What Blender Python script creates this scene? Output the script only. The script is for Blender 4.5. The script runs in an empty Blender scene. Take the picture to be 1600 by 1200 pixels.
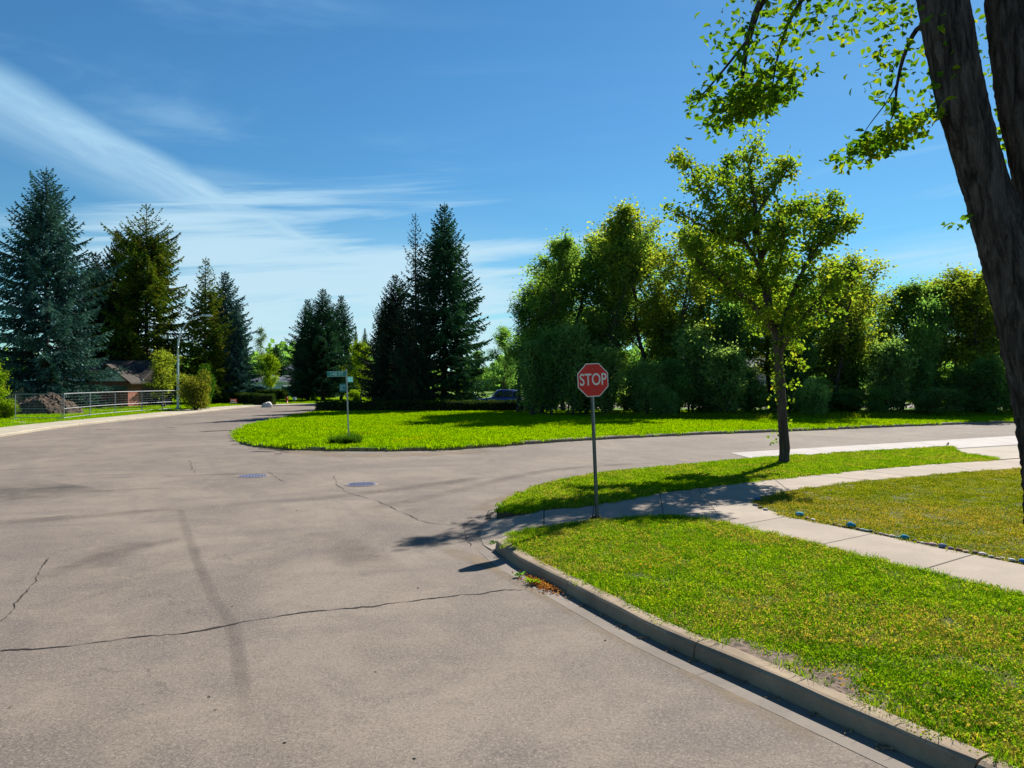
import bpy, bmesh, math, random
import numpy as np
from mathutils import Vector, Matrix
R = math.radians
S = bpy.context.scene
COL = S.collection
# ------------------------------------------------------------ camera, sky, sun, exposure
F = 1156.0; HC = 2.6; HY = 597.0
cam = bpy.data.objects.new('camera', bpy.data.cameras.new('camera'))
cam.data.sensor_width = 36; cam.data.lens = F/1600*36
cam.data.shift_y = (HY-600)/1600
cam.location = (0, 0, HC); cam.rotation_euler = (R(90), 0, 0)
cam.data.clip_start = 0.1; cam.data.clip_end = 3000
COL.objects.link(cam); S.camera = cam

SUN_AZ = R(33); SUN_EL = R(38)
S.view_settings.view_transform = 'Standard'; S.view_settings.look = 'None'
S.view_settings.gamma = 1; S.view_settings.use_curve_mapping = False
S.view_settings.exposure = 1.15
sun = bpy.data.objects.new('sun', bpy.data.lights.new('sun', 'SUN'))
sun.data.energy = 5.0; sun.data.angle = R(0.5); sun.data.color = (1, 0.945, 0.85)
sd = Vector((math.sin(SUN_AZ)*math.cos(SUN_EL), math.cos(SUN_AZ)*math.cos(SUN_EL), math.sin(SUN_EL)))
sun.rotation_euler = sd.to_track_quat('Z', 'Y').to_euler()
COL.objects.link(sun)

W = bpy.data.worlds.new('World'); S.world = W; W.use_nodes = True
nt = W.node_tree; nt.nodes.clear()
def N(t, typ, **kw):
    n = t.nodes.new(typ)
    for k, v in kw.items(): setattr(n, k, v)
    return n
def setin(t, n, i, v):
    if isinstance(v, bpy.types.NodeSocket): t.links.new(v, n.inputs[i])
    else: n.inputs[i].default_value = v
def M(t, op, a, b=0.0, c=0.0, clamp=False):
    n = N(t, 'ShaderNodeMath', operation=op); n.use_clamp = clamp
    setin(t, n, 0, a); setin(t, n, 1, b)
    if op in ('MULTIPLY_ADD',): setin(t, n, 2, c)
    return n.outputs[0]
def SS(t, v, a, b, lo=0.0, hi=1.0):      # smoothstep
    n = N(t, 'ShaderNodeMapRange', interpolation_type='SMOOTHSTEP')
    setin(t, n, 0, v); n.inputs[1].default_value = a; n.inputs[2].default_value = b
    n.inputs[3].default_value = lo; n.inputs[4].default_value = hi
    return n.outputs[0]
def VEC(t, x, y, z=0.0):
    n = N(t, 'ShaderNodeCombineXYZ'); setin(t, n, 0, x); setin(t, n, 1, y); setin(t, n, 2, z); return n.outputs[0]
def NOISE(t, vec, scale, detail=4, rough=0.55, dist=0.0):
    n = N(t, 'ShaderNodeTexNoise'); setin(t, n, 'Vector', vec)
    n.inputs['Scale'].default_value = scale; n.inputs['Detail'].default_value = detail
    n.inputs['Roughness'].default_value = rough; n.inputs['Distortion'].default_value = dist
    return n.outputs['Fac']
def MIX(t, f, a, b, blend='MIX'):
    n = N(t, 'ShaderNodeMix', data_type='RGBA', blend_type=blend)
    setin(t, n, 0, f); 
    for i, v in ((6, a), (7, b)):
        if isinstance(v, bpy.types.NodeSocket): t.links.new(v, n.inputs[i])
        else: n.inputs[i].default_value = (*v, 1)
    return n.outputs[2]

sky = N(nt, 'ShaderNodeTexSky', sky_type='NISHITA')
sky.sun_disc = False; sky.sun_elevation = SUN_EL; sky.sun_rotation = SUN_AZ
sky.altitude = 650; sky.air_density = 1.0; sky.dust_density = 0.12; sky.ozone_density = 1.6
hs = N(nt, 'ShaderNodeHueSaturation'); hs.inputs['Saturation'].default_value = 1.22; hs.inputs['Value'].default_value = 1.0
nt.links.new(sky.outputs[0], hs.inputs['Color'])
tc = N(nt, 'ShaderNodeTexCoord'); sx = N(nt, 'ShaderNodeSeparateXYZ'); nt.links.new(tc.outputs['Generated'], sx.inputs[0])
X, Y, Z = sx.outputs
zc = M(nt, 'MAXIMUM', Z, 0.03)
u = M(nt, 'DIVIDE', X, zc); v = M(nt, 'DIVIDE', Y, zc)
az = M(nt, 'ARCTAN2', X, Y); el = M(nt, 'ARCSINE', Z)
tint0 = MIX(nt, SS(nt, el, 0.42, 0.0), (0.66, 0.97, 1.03), (0.48, 0.84, 0.88))
tint = MIX(nt, 1.0, hs.outputs[0], tint0, 'MULTIPLY')
# long diagonal cirrus streak: straight in the cloud plane
wob = M(nt, 'MULTIPLY', M(nt, 'SUBTRACT', NOISE(nt, VEC(nt, u, v), 0.9, 5, 0.6), 0.5), 0.22)
e = M(nt, 'ADD', M(nt, 'SUBTRACT', u, M(nt, 'MULTIPLY_ADD', v, 0.095, -1.82)), wob)
right_edge = SS(nt, e, 0.06, -0.14)
left_fall = SS(nt, e, -0.85, -0.05, 0.05, 1.0)
fib = NOISE(nt, VEC(nt, M(nt, 'MULTIPLY', u, 2.2), M(nt, 'MULTIPLY', v, 0.35)), 2.2, 7, 0.62, 0.6)
fibm = SS(nt, fib, 0.28, 0.72)
band = M(nt, 'MULTIPLY', M(nt, 'MULTIPLY', right_edge, left_fall), M(nt, 'MULTIPLY_ADD', fibm, 0.42, 0.62))
band = M(nt, 'MULTIPLY', band, SS(nt, v, -2.0, 1.0))
# low horizontal streaks
h1 = NOISE(nt, VEC(nt, M(nt, 'MULTIPLY', az, 1.6), M(nt, 'MULTIPLY_ADD', az, -2.5, M(nt, 'MULTIPLY', el, 26.0))), 1.0, 7, 0.6, 0.5)
lowm = M(nt, 'MULTIPLY', SS(nt, el, 0.31, 0.15), M(nt, 'MULTIPLY', SS(nt, az, 0.12, -0.12, 0.36, 1.0), SS(nt, az, -0.62, -0.36, 0.35, 1.0)))
h1m = M(nt, 'MULTIPLY', SS(nt, M(nt, 'ADD', h1, M(nt, 'MULTIPLY', lowm, 0.34)), 0.58, 0.86), SS(nt, el, 0.34, 0.20))
core = M(nt, 'MULTIPLY', SS(nt, M(nt, 'ABSOLUTE', M(nt, 'SUBTRACT', el, 0.165)), 0.085, 0.0),
         M(nt, 'MULTIPLY', M(nt, 'MULTIPLY', SS(nt, az, 0.10, -0.10), SS(nt, az, -0.52, -0.22, 0.15, 1.0)), M(nt, 'MULTIPLY_ADD', SS(nt, h1, 0.36, 0.62), 0.75, 0.20)))
veil = M(nt, 'MULTIPLY', SS(nt, NOISE(nt, VEC(nt, M(nt,'MULTIPLY',u,0.5), v), 1.1, 6, 0.6, 0.8), 0.48, 0.8), 0.38)
veil = M(nt, 'MULTIPLY', veil, SS(nt, az, 0.1, -0.3, 0.25, 1.0))
rst = M(nt, 'MULTIPLY', M(nt, 'MULTIPLY', SS(nt, M(nt, 'ABSOLUTE', M(nt, 'SUBTRACT', el, M(nt, 'MULTIPLY_ADD', az, 0.05, 0.122))), 0.035, 0.0), M(nt, 'MULTIPLY', SS(nt, az, 0.36, 0.52), SS(nt, az, 0.95, 0.7))), M(nt, 'MULTIPLY_ADD', SS(nt, h1, 0.35, 0.6), 0.6, 0.3))
h1m = M(nt, 'MAXIMUM', h1m, rst)
cl = M(nt, 'MAXIMUM', M(nt, 'MAXIMUM', band, h1m), M(nt, 'MAXIMUM', core, veil))
cl = M(nt, 'MULTIPLY', M(nt, 'MINIMUM', cl, 1.0), 0.82)
cl = M(nt, 'MULTIPLY', cl, SS(nt, Z, 0.0, 0.03))
ccol = MIX(nt, SS(nt, el, 0.1, 0.45), (5.6, 7.5, 8.5), (3.6, 6.6, 8.9))
skyc = MIX(nt, cl, tint, ccol)
bg = N(nt, 'ShaderNodeBackground'); bg.inputs[1].default_value = 0.05
nt.links.new(skyc, bg.inputs[0])
wo = N(nt, 'ShaderNodeOutputWorld'); nt.links.new(bg.outputs[0], wo.inputs[0])

# ------------------------------------------------------------ helpers
rng = np.random.default_rng(7)
random.seed(7)
def G(px, py, z=0.0):
    Yd = (HC-z)*F/(py-HY)
    return Vector(((px-800)/F*Yd, Yd, z))
def P(px, py, Yd):
    return Vector(((px-800)/F*Yd, Yd, HC-(py-HY)/F*Yd))
def XA(px, Yd): return (px-800)/F*Yd
def ZA(py, Yd): return HC-(py-HY)/F*Yd

class MB:
    """mesh builder: numpy arrays joined into one mesh"""
    def __init__(s): s.v = []; s.f = []; s.n = 0; s.m = []; s.uv = []
    def add(s, V, Fs, mi=0):
        V = np.asarray(V, float).reshape(-1, 3)
        for Q in (Fs if isinstance(Fs, list) and len(Fs) and isinstance(Fs[0], np.ndarray) else [np.asarray(Fs, int)]):
            if len(Q) == 0: continue
            s.f.append(Q + s.n); s.m.append(np.full(len(Q), mi))
        s.v.append(V); s.n += len(V); return s
    def box(s, x0, y0, z0, x1, y1, z1, mi=0):
        V = [(x, y, z) for z in (z0, z1) for y in (y0, y1) for x in (x0, x1)]
        return s.add(V, [(0,2,3,1),(4,5,7,6),(0,1,5,4),(2,6,7,3),(0,4,6,2),(1,3,7,5)], mi)
    def tube(s, pts, rad, k=6, mi=0, cap=True):
        pts = np.asarray([tuple(p) for p in pts], float); n = len(pts)
        rad = np.broadcast_to(np.asarray(rad, float), (n,))
        T = np.gradient(pts, axis=0); T /= (np.linalg.norm(T, axis=1)[:, None]+1e-9)
        ref = np.array([0, 0, 1.0]) if abs(T[0][2]) < 0.9 else np.array([1.0, 0, 0])
        a = np.arange(k)/k*2*math.pi
        A = np.cross(T, ref); A /= (np.linalg.norm(A, axis=1)[:, None]+1e-9); B = np.cross(T, A)
        V = pts[:, None, :] + rad[:, None, None]*(np.cos(a)[None, :, None]*A[:, None, :]+np.sin(a)[None, :, None]*B[:, None, :])
        i = np.arange(n-1)[:, None]*k; j = np.arange(k)[None, :]; j2 = (j+1) % k
        Q = np.stack([i+j, i+j2, i+k+j2, i+k+j], -1).reshape(-1, 4)
        s.add(V.reshape(-1, 3), Q, mi)
        if cap:
            b0 = s.n-n*k
            s.f.append(np.array([[b0+q for q in range(k)]])); s.m.append(np.array([mi]))
            s.f.append(np.array([[b0+(n-1)*k+q for q in range(k)][::-1]])); s.m.append(np.array([mi]))
        return s
    def prism(s, poly, z0, z1, mi=0):
        n = len(poly)
        V = [(p[0], p[1], z0) for p in poly]+[(p[0], p[1], z1) for p in poly]
        s.add(V, [np.array([[i, (i+1) % n, n+(i+1) % n, n+i] for i in range(n)]), np.array([list(range(n))[::-1]]), np.array([[n+i for i in range(n)]])], mi)
        return s
    def mesh(s, name, mats, smooth=False):
        me = bpy.data.meshes.new(name)
        V = np.concatenate(s.v).astype(np.float32)
        tot = np.concatenate([np.full(len(q), q.shape[1]) for q in s.f]).astype(np.int32)
        L = np.concatenate([q.reshape(-1) for q in s.f]).astype(np.int32)
        mi = np.concatenate(s.m).astype(np.int32)
        me.vertices.add(len(V)); me.vertices.foreach_set('co', V.ravel())
        me.loops.add(len(L)); me.loops.foreach_set('vertex_index', L)
        me.polygons.add(len(tot)); st = np.concatenate([[0], np.cumsum(tot)[:-1]]).astype(np.int32)
        me.polygons.foreach_set('loop_start', st)
        try: me.polygons.foreach_set('loop_total', tot)
        except Exception: pass
        me.polygons.foreach_set('material_index', mi)
        for m in (mats if isinstance(mats, (list, tuple)) else [mats]): me.materials.append(m)
        me.update(calc_edges=True); me.validate()
        me.polygons.foreach_set('use_smooth', np.full(len(me.polygons), bool(smooth)))
        return me
    def obj(s, name, mats, parent=None, smooth=False, **kw):
        return link(name, s.mesh(name, mats, smooth), parent, **kw)
def link(name, data, parent=None, loc=None, rot=None, **props):
    o = bpy.data.objects.new(name, data); COL.objects.link(o)
    if parent: o.parent = parent
    if loc is not None: o.location = loc
    if rot is not None: o.rotation_euler = rot
    for k, v in props.items(): o[k] = v
    return o
def thing(name, label, cat, loc=(0, 0, 0), rot=(0, 0, 0), group=None):
    o = link(name, None, None, loc, rot, label=label, category=cat); o.empty_display_size = 0.2
    if group: o['group'] = group
    return o
def tag(o, label, cat, group=None):
    o['label'] = label; o['category'] = cat
    if group: o['group'] = group
    return o
def struct(name, loc=(0, 0, 0)):
    return link(name, None, None, loc, kind='structure')
def dup(root, loc, rot, scale, label, group=None):
    r = root.copy(); COL.objects.link(r); r.location = loc; r.rotation_euler = rot; r.scale = scale; r['label'] = label
    if group: r['group'] = group
    for ch in list(root.children):
        c = ch.copy(); COL.objects.link(c); c.parent = r
        for g in ch.children:
            d = g.copy(); COL.objects.link(d); d.parent = c
    return r

# ------------------------------------------------------------ materials
MATS = {}
def newmat(name):
    m = bpy.data.materials.new(name); m.use_nodes = True; t = m.node_tree; t.nodes.clear()
    out = N(t, 'ShaderNodeOutputMaterial'); MATS[name] = m
    return m, t, out
def pbsdf(t, out, col, rough=0.8, metal=0.0, spec=0.3, bump=None, bs=0.3, bd=0.02):
    b = N(t, 'ShaderNodeBsdfPrincipled')
    if isinstance(col, bpy.types.NodeSocket): t.links.new(col, b.inputs['Base Color'])
    else: b.inputs['Base Color'].default_value = (*col, 1)
    setin(t, b, 'Roughness', rough); b.inputs['Metallic'].default_value = metal
    b.inputs['Specular IOR Level'].default_value = spec
    if bump is not None:
        n = N(t, 'ShaderNodeBump'); n.inputs['Strength'].default_value = bs; n.inputs['Distance'].default_value = bd
        t.links.new(bump, n.inputs['Height']); t.links.new(n.outputs[0], b.inputs['Normal'])
    t.links.new(b.outputs[0], out.inputs[0]); return b
def pos(t): return N(t, 'ShaderNodeNewGeometry').outputs['Position']
def ocoord(t): return N(t, 'ShaderNodeTexCoord').outputs['Object']
def simple(name, col, rough=0.6, metal=0.0, spec=0.4, var=0.15, scale=6.0):
    m, t, out = newmat(name)
    n = NOISE(t, ocoord(t), scale, 5, 0.6)
    lo = tuple(c*(1-var) for c in col); hi = tuple(min(1, c*(1+var)) for c in col)
    pbsdf(t, out, MIX(t, SS(t, n, 0.3, 0.7), lo, hi), rough, metal, spec, n, 0.12, 0.01); return m

def mat_asphalt():
    m, t, out = newmat('asphalt'); p = pos(t)
    big = NOISE(t, p, 0.20, 6, 0.65, 1.0); mid = NOISE(t, p, 1.1, 6, 0.7, 0.8); sm = NOISE(t, p, 5.5, 5, 0.7, 0.4)
    fine = NOISE(t, p, 34, 4, 0.75); grit = NOISE(t, p, 95, 2, 0.6)
    vo = N(t, 'ShaderNodeTexVoronoi'); t.links.new(p, vo.inputs['Vector']); vo.inputs['Scale'].default_value = 95
    vs_ = N(t, 'ShaderNodeSeparateColor'); t.links.new(vo.outputs['Color'], vs_.inputs[0]); stone = vs_.outputs[0]
    sp = N(t, 'ShaderNodeSeparateXYZ'); t.links.new(p, sp.inputs[0])
    c = MIX(t, SS(t, big, 0.36, 0.66), (0.112, 0.097, 0.089), (0.178, 0.153, 0.134))
    c = MIX(t, M(t, 'MULTIPLY', SS(t, mid, 0.45, 0.72), 0.55), c, (0.215, 0.180, 0.148))
    c = MIX(t, M(t, 'MULTIPLY', SS(t, mid, 0.48, 0.30), 0.50), c, (0.088, 0.080, 0.078))
    c = MIX(t, M(t, 'MULTIPLY', SS(t, sm, 0.50, 0.72), 0.30), c, (0.105, 0.092, 0.084))
    a1 = VEC(t, M(t, 'MULTIPLY_ADD', sp.outputs[1], 0.52, sp.outputs[0]), M(t, 'MULTIPLY', sp.outputs[1], 0.10))
    ln = NOISE(t, a1, 0.8, 5, 0.6, 0.4)
    c = MIX(t, M(t, 'MULTIPLY', SS(t, ln, 0.50, 0.70), 0.42), c, (0.092, 0.083, 0.082))
    a2 = VEC(t, M(t, 'MULTIPLY', sp.outputs[0], 0.07), M(t, 'MULTIPLY_ADD', sp.outputs[0], -0.2, sp.outputs[1]))
    ln2 = NOISE(t, a2, 0.9, 5, 0.6, 0.4)
    c = MIX(t, M(t, 'MULTIPLY', SS(t, ln2, 0.52, 0.70), 0.42), c, (0.095, 0.086, 0.086))
    c = MIX(t, SS(t, fine, 0.40, 0.70, 0.0, 0.45), c, (0.235, 0.205, 0.178))
    c = MIX(t, SS(t, fine, 0.45, 0.25, 0.0, 0.35), c, (0.060, 0.055, 0.052))
    c = MIX(t, SS(t, stone, 0.80, 0.97, 0.0, 0.42), c, (0.30, 0.26, 0.22))
    c = MIX(t, SS(t, stone, 0.24, 0.06, 0.0, 0.40), c, (0.045, 0.041, 0.040))
    # hairline crazing
    vc = N(t, 'ShaderNodeTexVoronoi', feature='DISTANCE_TO_EDGE'); vc.inputs['Scale'].default_value = 0.55
    wp = N(t, 'ShaderNodeVectorMath', operation='ADD'); t.links.new(p, wp.inputs[0])
    nz = N(t, 'ShaderNodeTexNoise'); t.links.new(p, nz.inputs['Vector']); nz.inputs['Scale'].default_value = 2.2; nz.inputs['Detail'].default_value = 6; nz.inputs['Roughness'].default_value = 0.7
    t.links.new(nz.outputs['Color'], wp.inputs[1]); t.links.new(wp.outputs[0], vc.inputs['Vector'])
    hair = M(t, 'MULTIPLY', SS(t, vc.outputs[0], 0.0075, 0.002), SS(t, NOISE(t, p, 0.35, 3, 0.6), 0.50, 0.58))
    c = MIX(t, M(t, 'MULTIPLY', hair, 0.6), c, (0.05, 0.045, 0.043))
    c = MIX(t, 1.0, c, (1.02, 0.975, 0.93), 'MULTIPLY')
    pbsdf(t, out, c, 0.93, 0, 0.15, M(t, 'ADD', M(t, 'MULTIPLY', fine, 0.7), M(t, 'MULTIPLY', stone, 0.5)), 0.4, 0.005)
    return m
def mat_concrete(name, c0, c1, stain=(0.16, 0.14, 0.12), grit=0.2):
    m, t, out = newmat(name); p = pos(t)
    a = NOISE(t, p, 0.9, 6, 0.65, 0.6); b = NOISE(t, p, 14, 5, 0.7); g = NOISE(t, p, 130, 2, 0.6)
    c = MIX(t, SS(t, a, 0.3, 0.7), c0, c1)
    oi = N(t, 'ShaderNodeObjectInfo').outputs['Random']
    c = MIX(t, M(t, 'MULTIPLY', oi, 0.14), c, stain)
    c = MIX(t, M(t, 'MULTIPLY', SS(t, b, 0.52, 0.8), 0.4), c, stain)
    c = MIX(t, SS(t, g, 0.55, 0.7, 0, grit), c, stain)
    pbsdf(t, out, c, 0.9, 0, 0.2, M(t, 'ADD', b, g), 0.3, 0.006); return m
def mat_lawn(name, g0, g1, dry, dryamt, scale=0.5):
    m, t, out = newmat(name); p = pos(t)
    a = NOISE(t, p, scale, 5, 0.6, 0.5); b = NOISE(t, p, 7, 5, 0.7); d = NOISE(t, p, scale*1.7, 4, 0.6, 1.0)
    c = MIX(t, SS(t, b, 0.35, 0.65), g0, g1)
    c = MIX(t, M(t, 'MULTIPLY', SS(t, M(t, 'MULTIPLY_ADD', a, 0.5, M(t, 'MULTIPLY', d, 0.5)), 0.5, 0.64), dryamt), c, dry)
    pbsdf(t, out, c, 0.95, 0, 0.1, b, 0.6, 0.04); return m
def mat_leaf(name, dark, mid, light, warm=None, warmamt=0.15, trans=0.45, cs=0.6, rough=0.55, spec=0.10, tcol=None):
    m, t, out = newmat(name); p = pos(t)
    a = NOISE(t, p, cs, 4, 0.6, 0.3)
    wn = N(t, 'ShaderNodeTexWhiteNoise'); 
    sn = N(t, 'ShaderNodeVectorMath', operation='SNAP'); t.links.new(p, sn.inputs[0]); sn.inputs[1].default_value = (0.09, 0.09, 0.09)
    t.links.new(sn.outputs[0], wn.inputs[0]); w = wn.outputs[0]
    oi = N(t, 'ShaderNodeObjectInfo').outputs['Random']
    f = M(t, 'ADD', M(t, 'MULTIPLY', SS(t, a, 0.3, 0.7), 0.6), M(t, 'MULTIPLY', w, 0.4))
    c = MIX(t, SS(t, f, 0.0, 0.55), dark, mid)
    c = MIX(t, SS(t, f, 0.5, 1.0), c, light)
    if warm:
        wa = M(t, 'ADD', M(t, 'MULTIPLY', NOISE(t, p, cs*1.4, 3, 0.6, 0.6), 0.7), M(t, 'MULTIPLY', w, 0.3))
        c = MIX(t, M(t, 'MULTIPLY', SS(t, wa, 0.55-0.3*warmamt, 0.75-0.3*warmamt), 0.85), c, warm)
    c = MIX(t, M(t, 'MULTIPLY', oi, 0.25), c, dark)
    d = N(t, 'ShaderNodeBsdfDiffuse'); t.links.new(c, d.inputs[0])
    tr = N(t, 'ShaderNodeBsdfTranslucent')
    t.links.new(MIX(t, 1.0, c, tcol or (1.55, 1.5, 0.55), 'MULTIPLY'), tr.inputs[0])
    mx = N(t, 'ShaderNodeMixShader'); mx.inputs[0].default_value = trans
    t.links.new(d.outputs[0], mx.inputs[1]); t.links.new(tr.outputs[0], mx.inputs[2]); t.links.new(mx.outputs[0], out.inputs[0])
    return m
def mat_bark(name, c0, c1, scale=6, stretch=0.18, bs=0.8):
    m, t, out = newmat(name); o = ocoord(t)
    mp = N(t, 'ShaderNodeMapping'); mp.inputs['Scale'].default_value = (1, 1, stretch); t.links.new(o, mp.inputs[0])
    a = NOISE(t, mp.outputs[0], scale, 7, 0.7, 0.6); b = NOISE(t, mp.outputs[0], scale*4, 4, 0.7)
    c = MIX(t, SS(t, a, 0.35, 0.68), c0, c1)
    c = MIX(t, SS(t, b, 0.55, 0.75, 0, 0.5), c, tuple(x*0.45 for x in c0))
    pbsdf(t, out, c, 0.95, 0, 0.1, M(t, 'ADD', a, M(t, 'MULTIPLY', b, 0.4)), bs, 0.03); return m
def mat_soft(name, col, strength, rough_noise=1.5):
    m, t, out = newmat(name); p = pos(t)
    uv = N(t, 'ShaderNodeUVMap').outputs[0]; s = N(t, 'ShaderNodeSeparateXYZ'); t.links.new(uv, s.inputs[0])
    edge = SS(t, M(t, 'ABSOLUTE', M(t, 'SUBTRACT', s.outputs[1], 0.5)), 0.5, 0.12)
    end = SS(t, M(t, 'ABSOLUTE', M(t, 'SUBTRACT', s.outputs[0], 0.5)), 0.5, 0.4)
    n = SS(t, NOISE(t, p, rough_noise, 5, 0.65, 0.4), 0.28, 0.7)
    al = M(t, 'MULTIPLY', M(t, 'MULTIPLY', edge, end), M(t, 'MULTIPLY', n, strength))
    d = N(t, 'ShaderNodeBsdfDiffuse'); d.inputs[0].default_value = (*col, 1)
    tr = N(t, 'ShaderNodeBsdfTransparent'); mx = N(t, 'ShaderNodeMixShader')
    t.links.new(al, mx.inputs[0]); t.links.new(tr.outputs[0], mx.inputs[1]); t.links.new(d.outputs[0], mx.inputs[2]); t.links.new(mx.outputs[0], out.inputs[0])
    return m
A_ROAD = mat_asphalt()
A_CONC = mat_concrete('sidewalk_concrete', (0.235, 0.191, 0.151), (0.303, 0.248, 0.196))
A_CONC_L = mat_concrete('pale_concrete', (0.291, 0.263, 0.252), (0.353, 0.324, 0.307), (0.219, 0.193, 0.177), 0.1)
A_WALK_L = mat_concrete('warm_concrete', (0.304, 0.266, 0.203), (0.380, 0.333, 0.259), (0.213, 0.178, 0.133))
A_DRIVE = mat_concrete('driveway_concrete', (0.258, 0.222, 0.175), (0.319, 0.274, 0.224))
A_KERB = mat_concrete('kerb_concrete', (0.194, 0.147, 0.102), (0.297, 0.228, 0.154), (0.084, 0.065, 0.045), 0.4)
A_KERB_D = mat_concrete('weathered_kerb_concrete', (0.205, 0.159, 0.127), (0.288, 0.221, 0.173), (0.103, 0.077, 0.058), 0.35)
A_GUT = mat_concrete('gutter_concrete', (0.139, 0.119, 0.102), (0.205, 0.172, 0.145), (0.098, 0.082, 0.072), 0.3)
A_SOIL = simple('soil', (0.10, 0.075, 0.05), 0.95, 0, 0.1, 0.4, 8)
A_DRYEDGE = simple('dry_grass_edge', (0.24, 0.19, 0.08), 0.95, 0, 0.1, 0.4, 5)
A_LAWN1 = mat_lawn('near_lawn_ground', (0.045, 0.055, 0.014), (0.085, 0.10, 0.02), (0.13, 0.10, 0.05), 0.6)
A_LAWN2 = mat_lawn('island_lawn_ground', (0.05, 0.11, 0.008), (0.10, 0.19, 0.012), (0.15, 0.17, 0.02), 0.5, 0.25)
A_BARK = mat_bark('elm_bark', (0.053, 0.037, 0.031), (0.105, 0.075, 0.060))
A_BARKBIG = mat_bark('old_elm_bark', (0.018, 0.015, 0.014), (0.105, 0.088, 0.080), 17, 0.12, 1.0)
A_BARKF = mat_bark('grove_bark', (0.042, 0.035, 0.029), (0.091, 0.077, 0.066))
A_BARKS = mat_bark('spruce_bark', (0.05, 0.04, 0.034), (0.10, 0.08, 0.068))
A_CRACK = simple('crack_filler', (0.032, 0.027, 0.025), 0.95, 0, 0.1)
A_STAIN = mat_soft('dark_tyre_stain', (0.066, 0.057, 0.058), 0.22, 0.35)
A_STAINB = mat_soft('cold_patch_stain', (0.084, 0.081, 0.078), 0.5, 0.8)
A_DUST = mat_soft('gutter_dust', (0.245, 0.195, 0.140), 0.75)
A_OIL = mat_soft('tar_stain', (0.05, 0.04, 0.045), 1.3, 6)
A_STEEL = simple('galvanised_steel', (0.30, 0.32, 0.34), 0.45, 0.7, 0.5, 0.2)
A_STEELB = simple('lamp_pole_grey', (0.52, 0.60, 0.66), 0.45, 0.3, 0.5, 0.1)
A_WHITE = simple('white_paint', (0.72, 0.72, 0.70), 0.6)
A_HCORE = simple('hedge_inner_twigs', (0.014, 0.016, 0.010), 0.95, 0, 0.05)
A_GLASS = simple('window_glass', (0.03, 0.04, 0.05), 0.08, 0, 0.9, 0.1)

# ------------------------------------------------------------ polygons and strips
def rs(pts, step):
    """resample a polyline with catmull-like smoothing of vertices"""
    pts = [Vector((p[0], p[1], 0)) for p in pts]; out = []
    n = len(pts)
    for i in range(n-1):
        p0 = pts[max(i-1, 0)]; p1 = pts[i]; p2 = pts[i+1]; p3 = pts[min(i+2, n-1)]
        L = (p2-p1).length; k = max(1, int(L/step))
        for j in range(k):
            t = j/k
            out.append(0.5*((2*p1)+(p2-p0)*t+(2*p0-5*p1+4*p2-p3)*t*t+(3*p1-p0-3*p2+p3)*t**3))
    out.append(pts[-1]); return out
def normals(line):
    r = []
    for i, p in enumerate(line):
        d = (line[min(i+1, len(line)-1)]-line[max(i-1, 0)]); d.normalize(); r.append(Vector((-d.y, d.x, 0)))
    return r
def offset(line, d): return [p+n*d for p, n in zip(line, normals(line))]
def polymesh(name, poly, z, mat, side=None, depth=0.2, parent=None, **kw):
    bm = bmesh.new(); vs = [bm.verts.new((p[0], p[1], z)) for p in poly]
    f = bm.faces.new(vs); f.normal_update()
    if f.normal.z < 0: f.normal_flip()
    bmesh.ops.triangulate(bm, faces=[f], ngon_method='EAR_CLIP')
    if side:
        n = len(poly); lo = [bm.verts.new((p[0], p[1], z-depth)) for p in poly]
        for i in range(n):
            q = bm.faces.new((vs[i], vs[(i+1) % n], lo[(i+1) % n], lo[i])); q.material_index = 1
    bm.normal_update()
    me = bpy.data.meshes.new(name); bm.to_mesh(me); bm.free(); me.materials.append(mat)
    if side: me.materials.append(side)
    return link(name, me, parent, **kw)
def sweep(name, line, profile, seglen, mat, parent, gap=0.008, jit=0.004, start=0.0, **kw):
    """line is followed; profile is (offset to the left of travel, z); cut into separate segments"""
    acc = [0]
    for a, b in zip(line[:-1], line[1:]): acc.append(acc[-1]+(b-a).length)
    tot = acc[-1]; acc = np.array(acc); XY = np.array([(p.x, p.y) for p in line])
    nr = normals(line); NX = np.array([(n.x, n.y) for n in nr])
    s0 = 0.0; k = 0; res = []
    while s0 < tot-0.05:
        s1 = min(s0+seglen*(0.9+0.2*random.random()), tot)
        nn = max(2, int((s1-s0)/0.35)+1)
        ss = np.linspace(s0+gap/2, s1-gap/2, nn)
        px = np.interp(ss, acc, XY[:, 0]); py = np.interp(ss, acc, XY[:, 1]); nx = np.interp(ss, acc, NX[:, 0]); ny = np.interp(ss, acc, NX[:, 1])
        dz = random.uniform(-jit, jit); do = random.uniform(-jit, jit)
        V = []; m = len(profile)
        for i in range(nn):
            for (o_, z_) in profile:
                j = random.uniform(-jit, jit)*0.6 if z_ > 0.02 else 0
                V.append((px[i]+nx[i]*(o_+do+j), py[i]+ny[i]*(o_+do+j), z_+(dz+j if z_ > 0.02 else 0)))
        Q = [[i*m+j, i*m+(j+1) % m, (i+1)*m+(j+1) % m, (i+1)*m+j] for i in range(nn-1) for j in range(m)]
        b = MB(); b.add(V, [np.array(Q)[:, ::-1], np.array([list(range(m))]), np.array([[(nn-1)*m+j for j in range(m)][::-1]])])
        res.append(b.obj(name, mat, parent, **kw)); s0 = s1; k += 1
    return res
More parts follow.
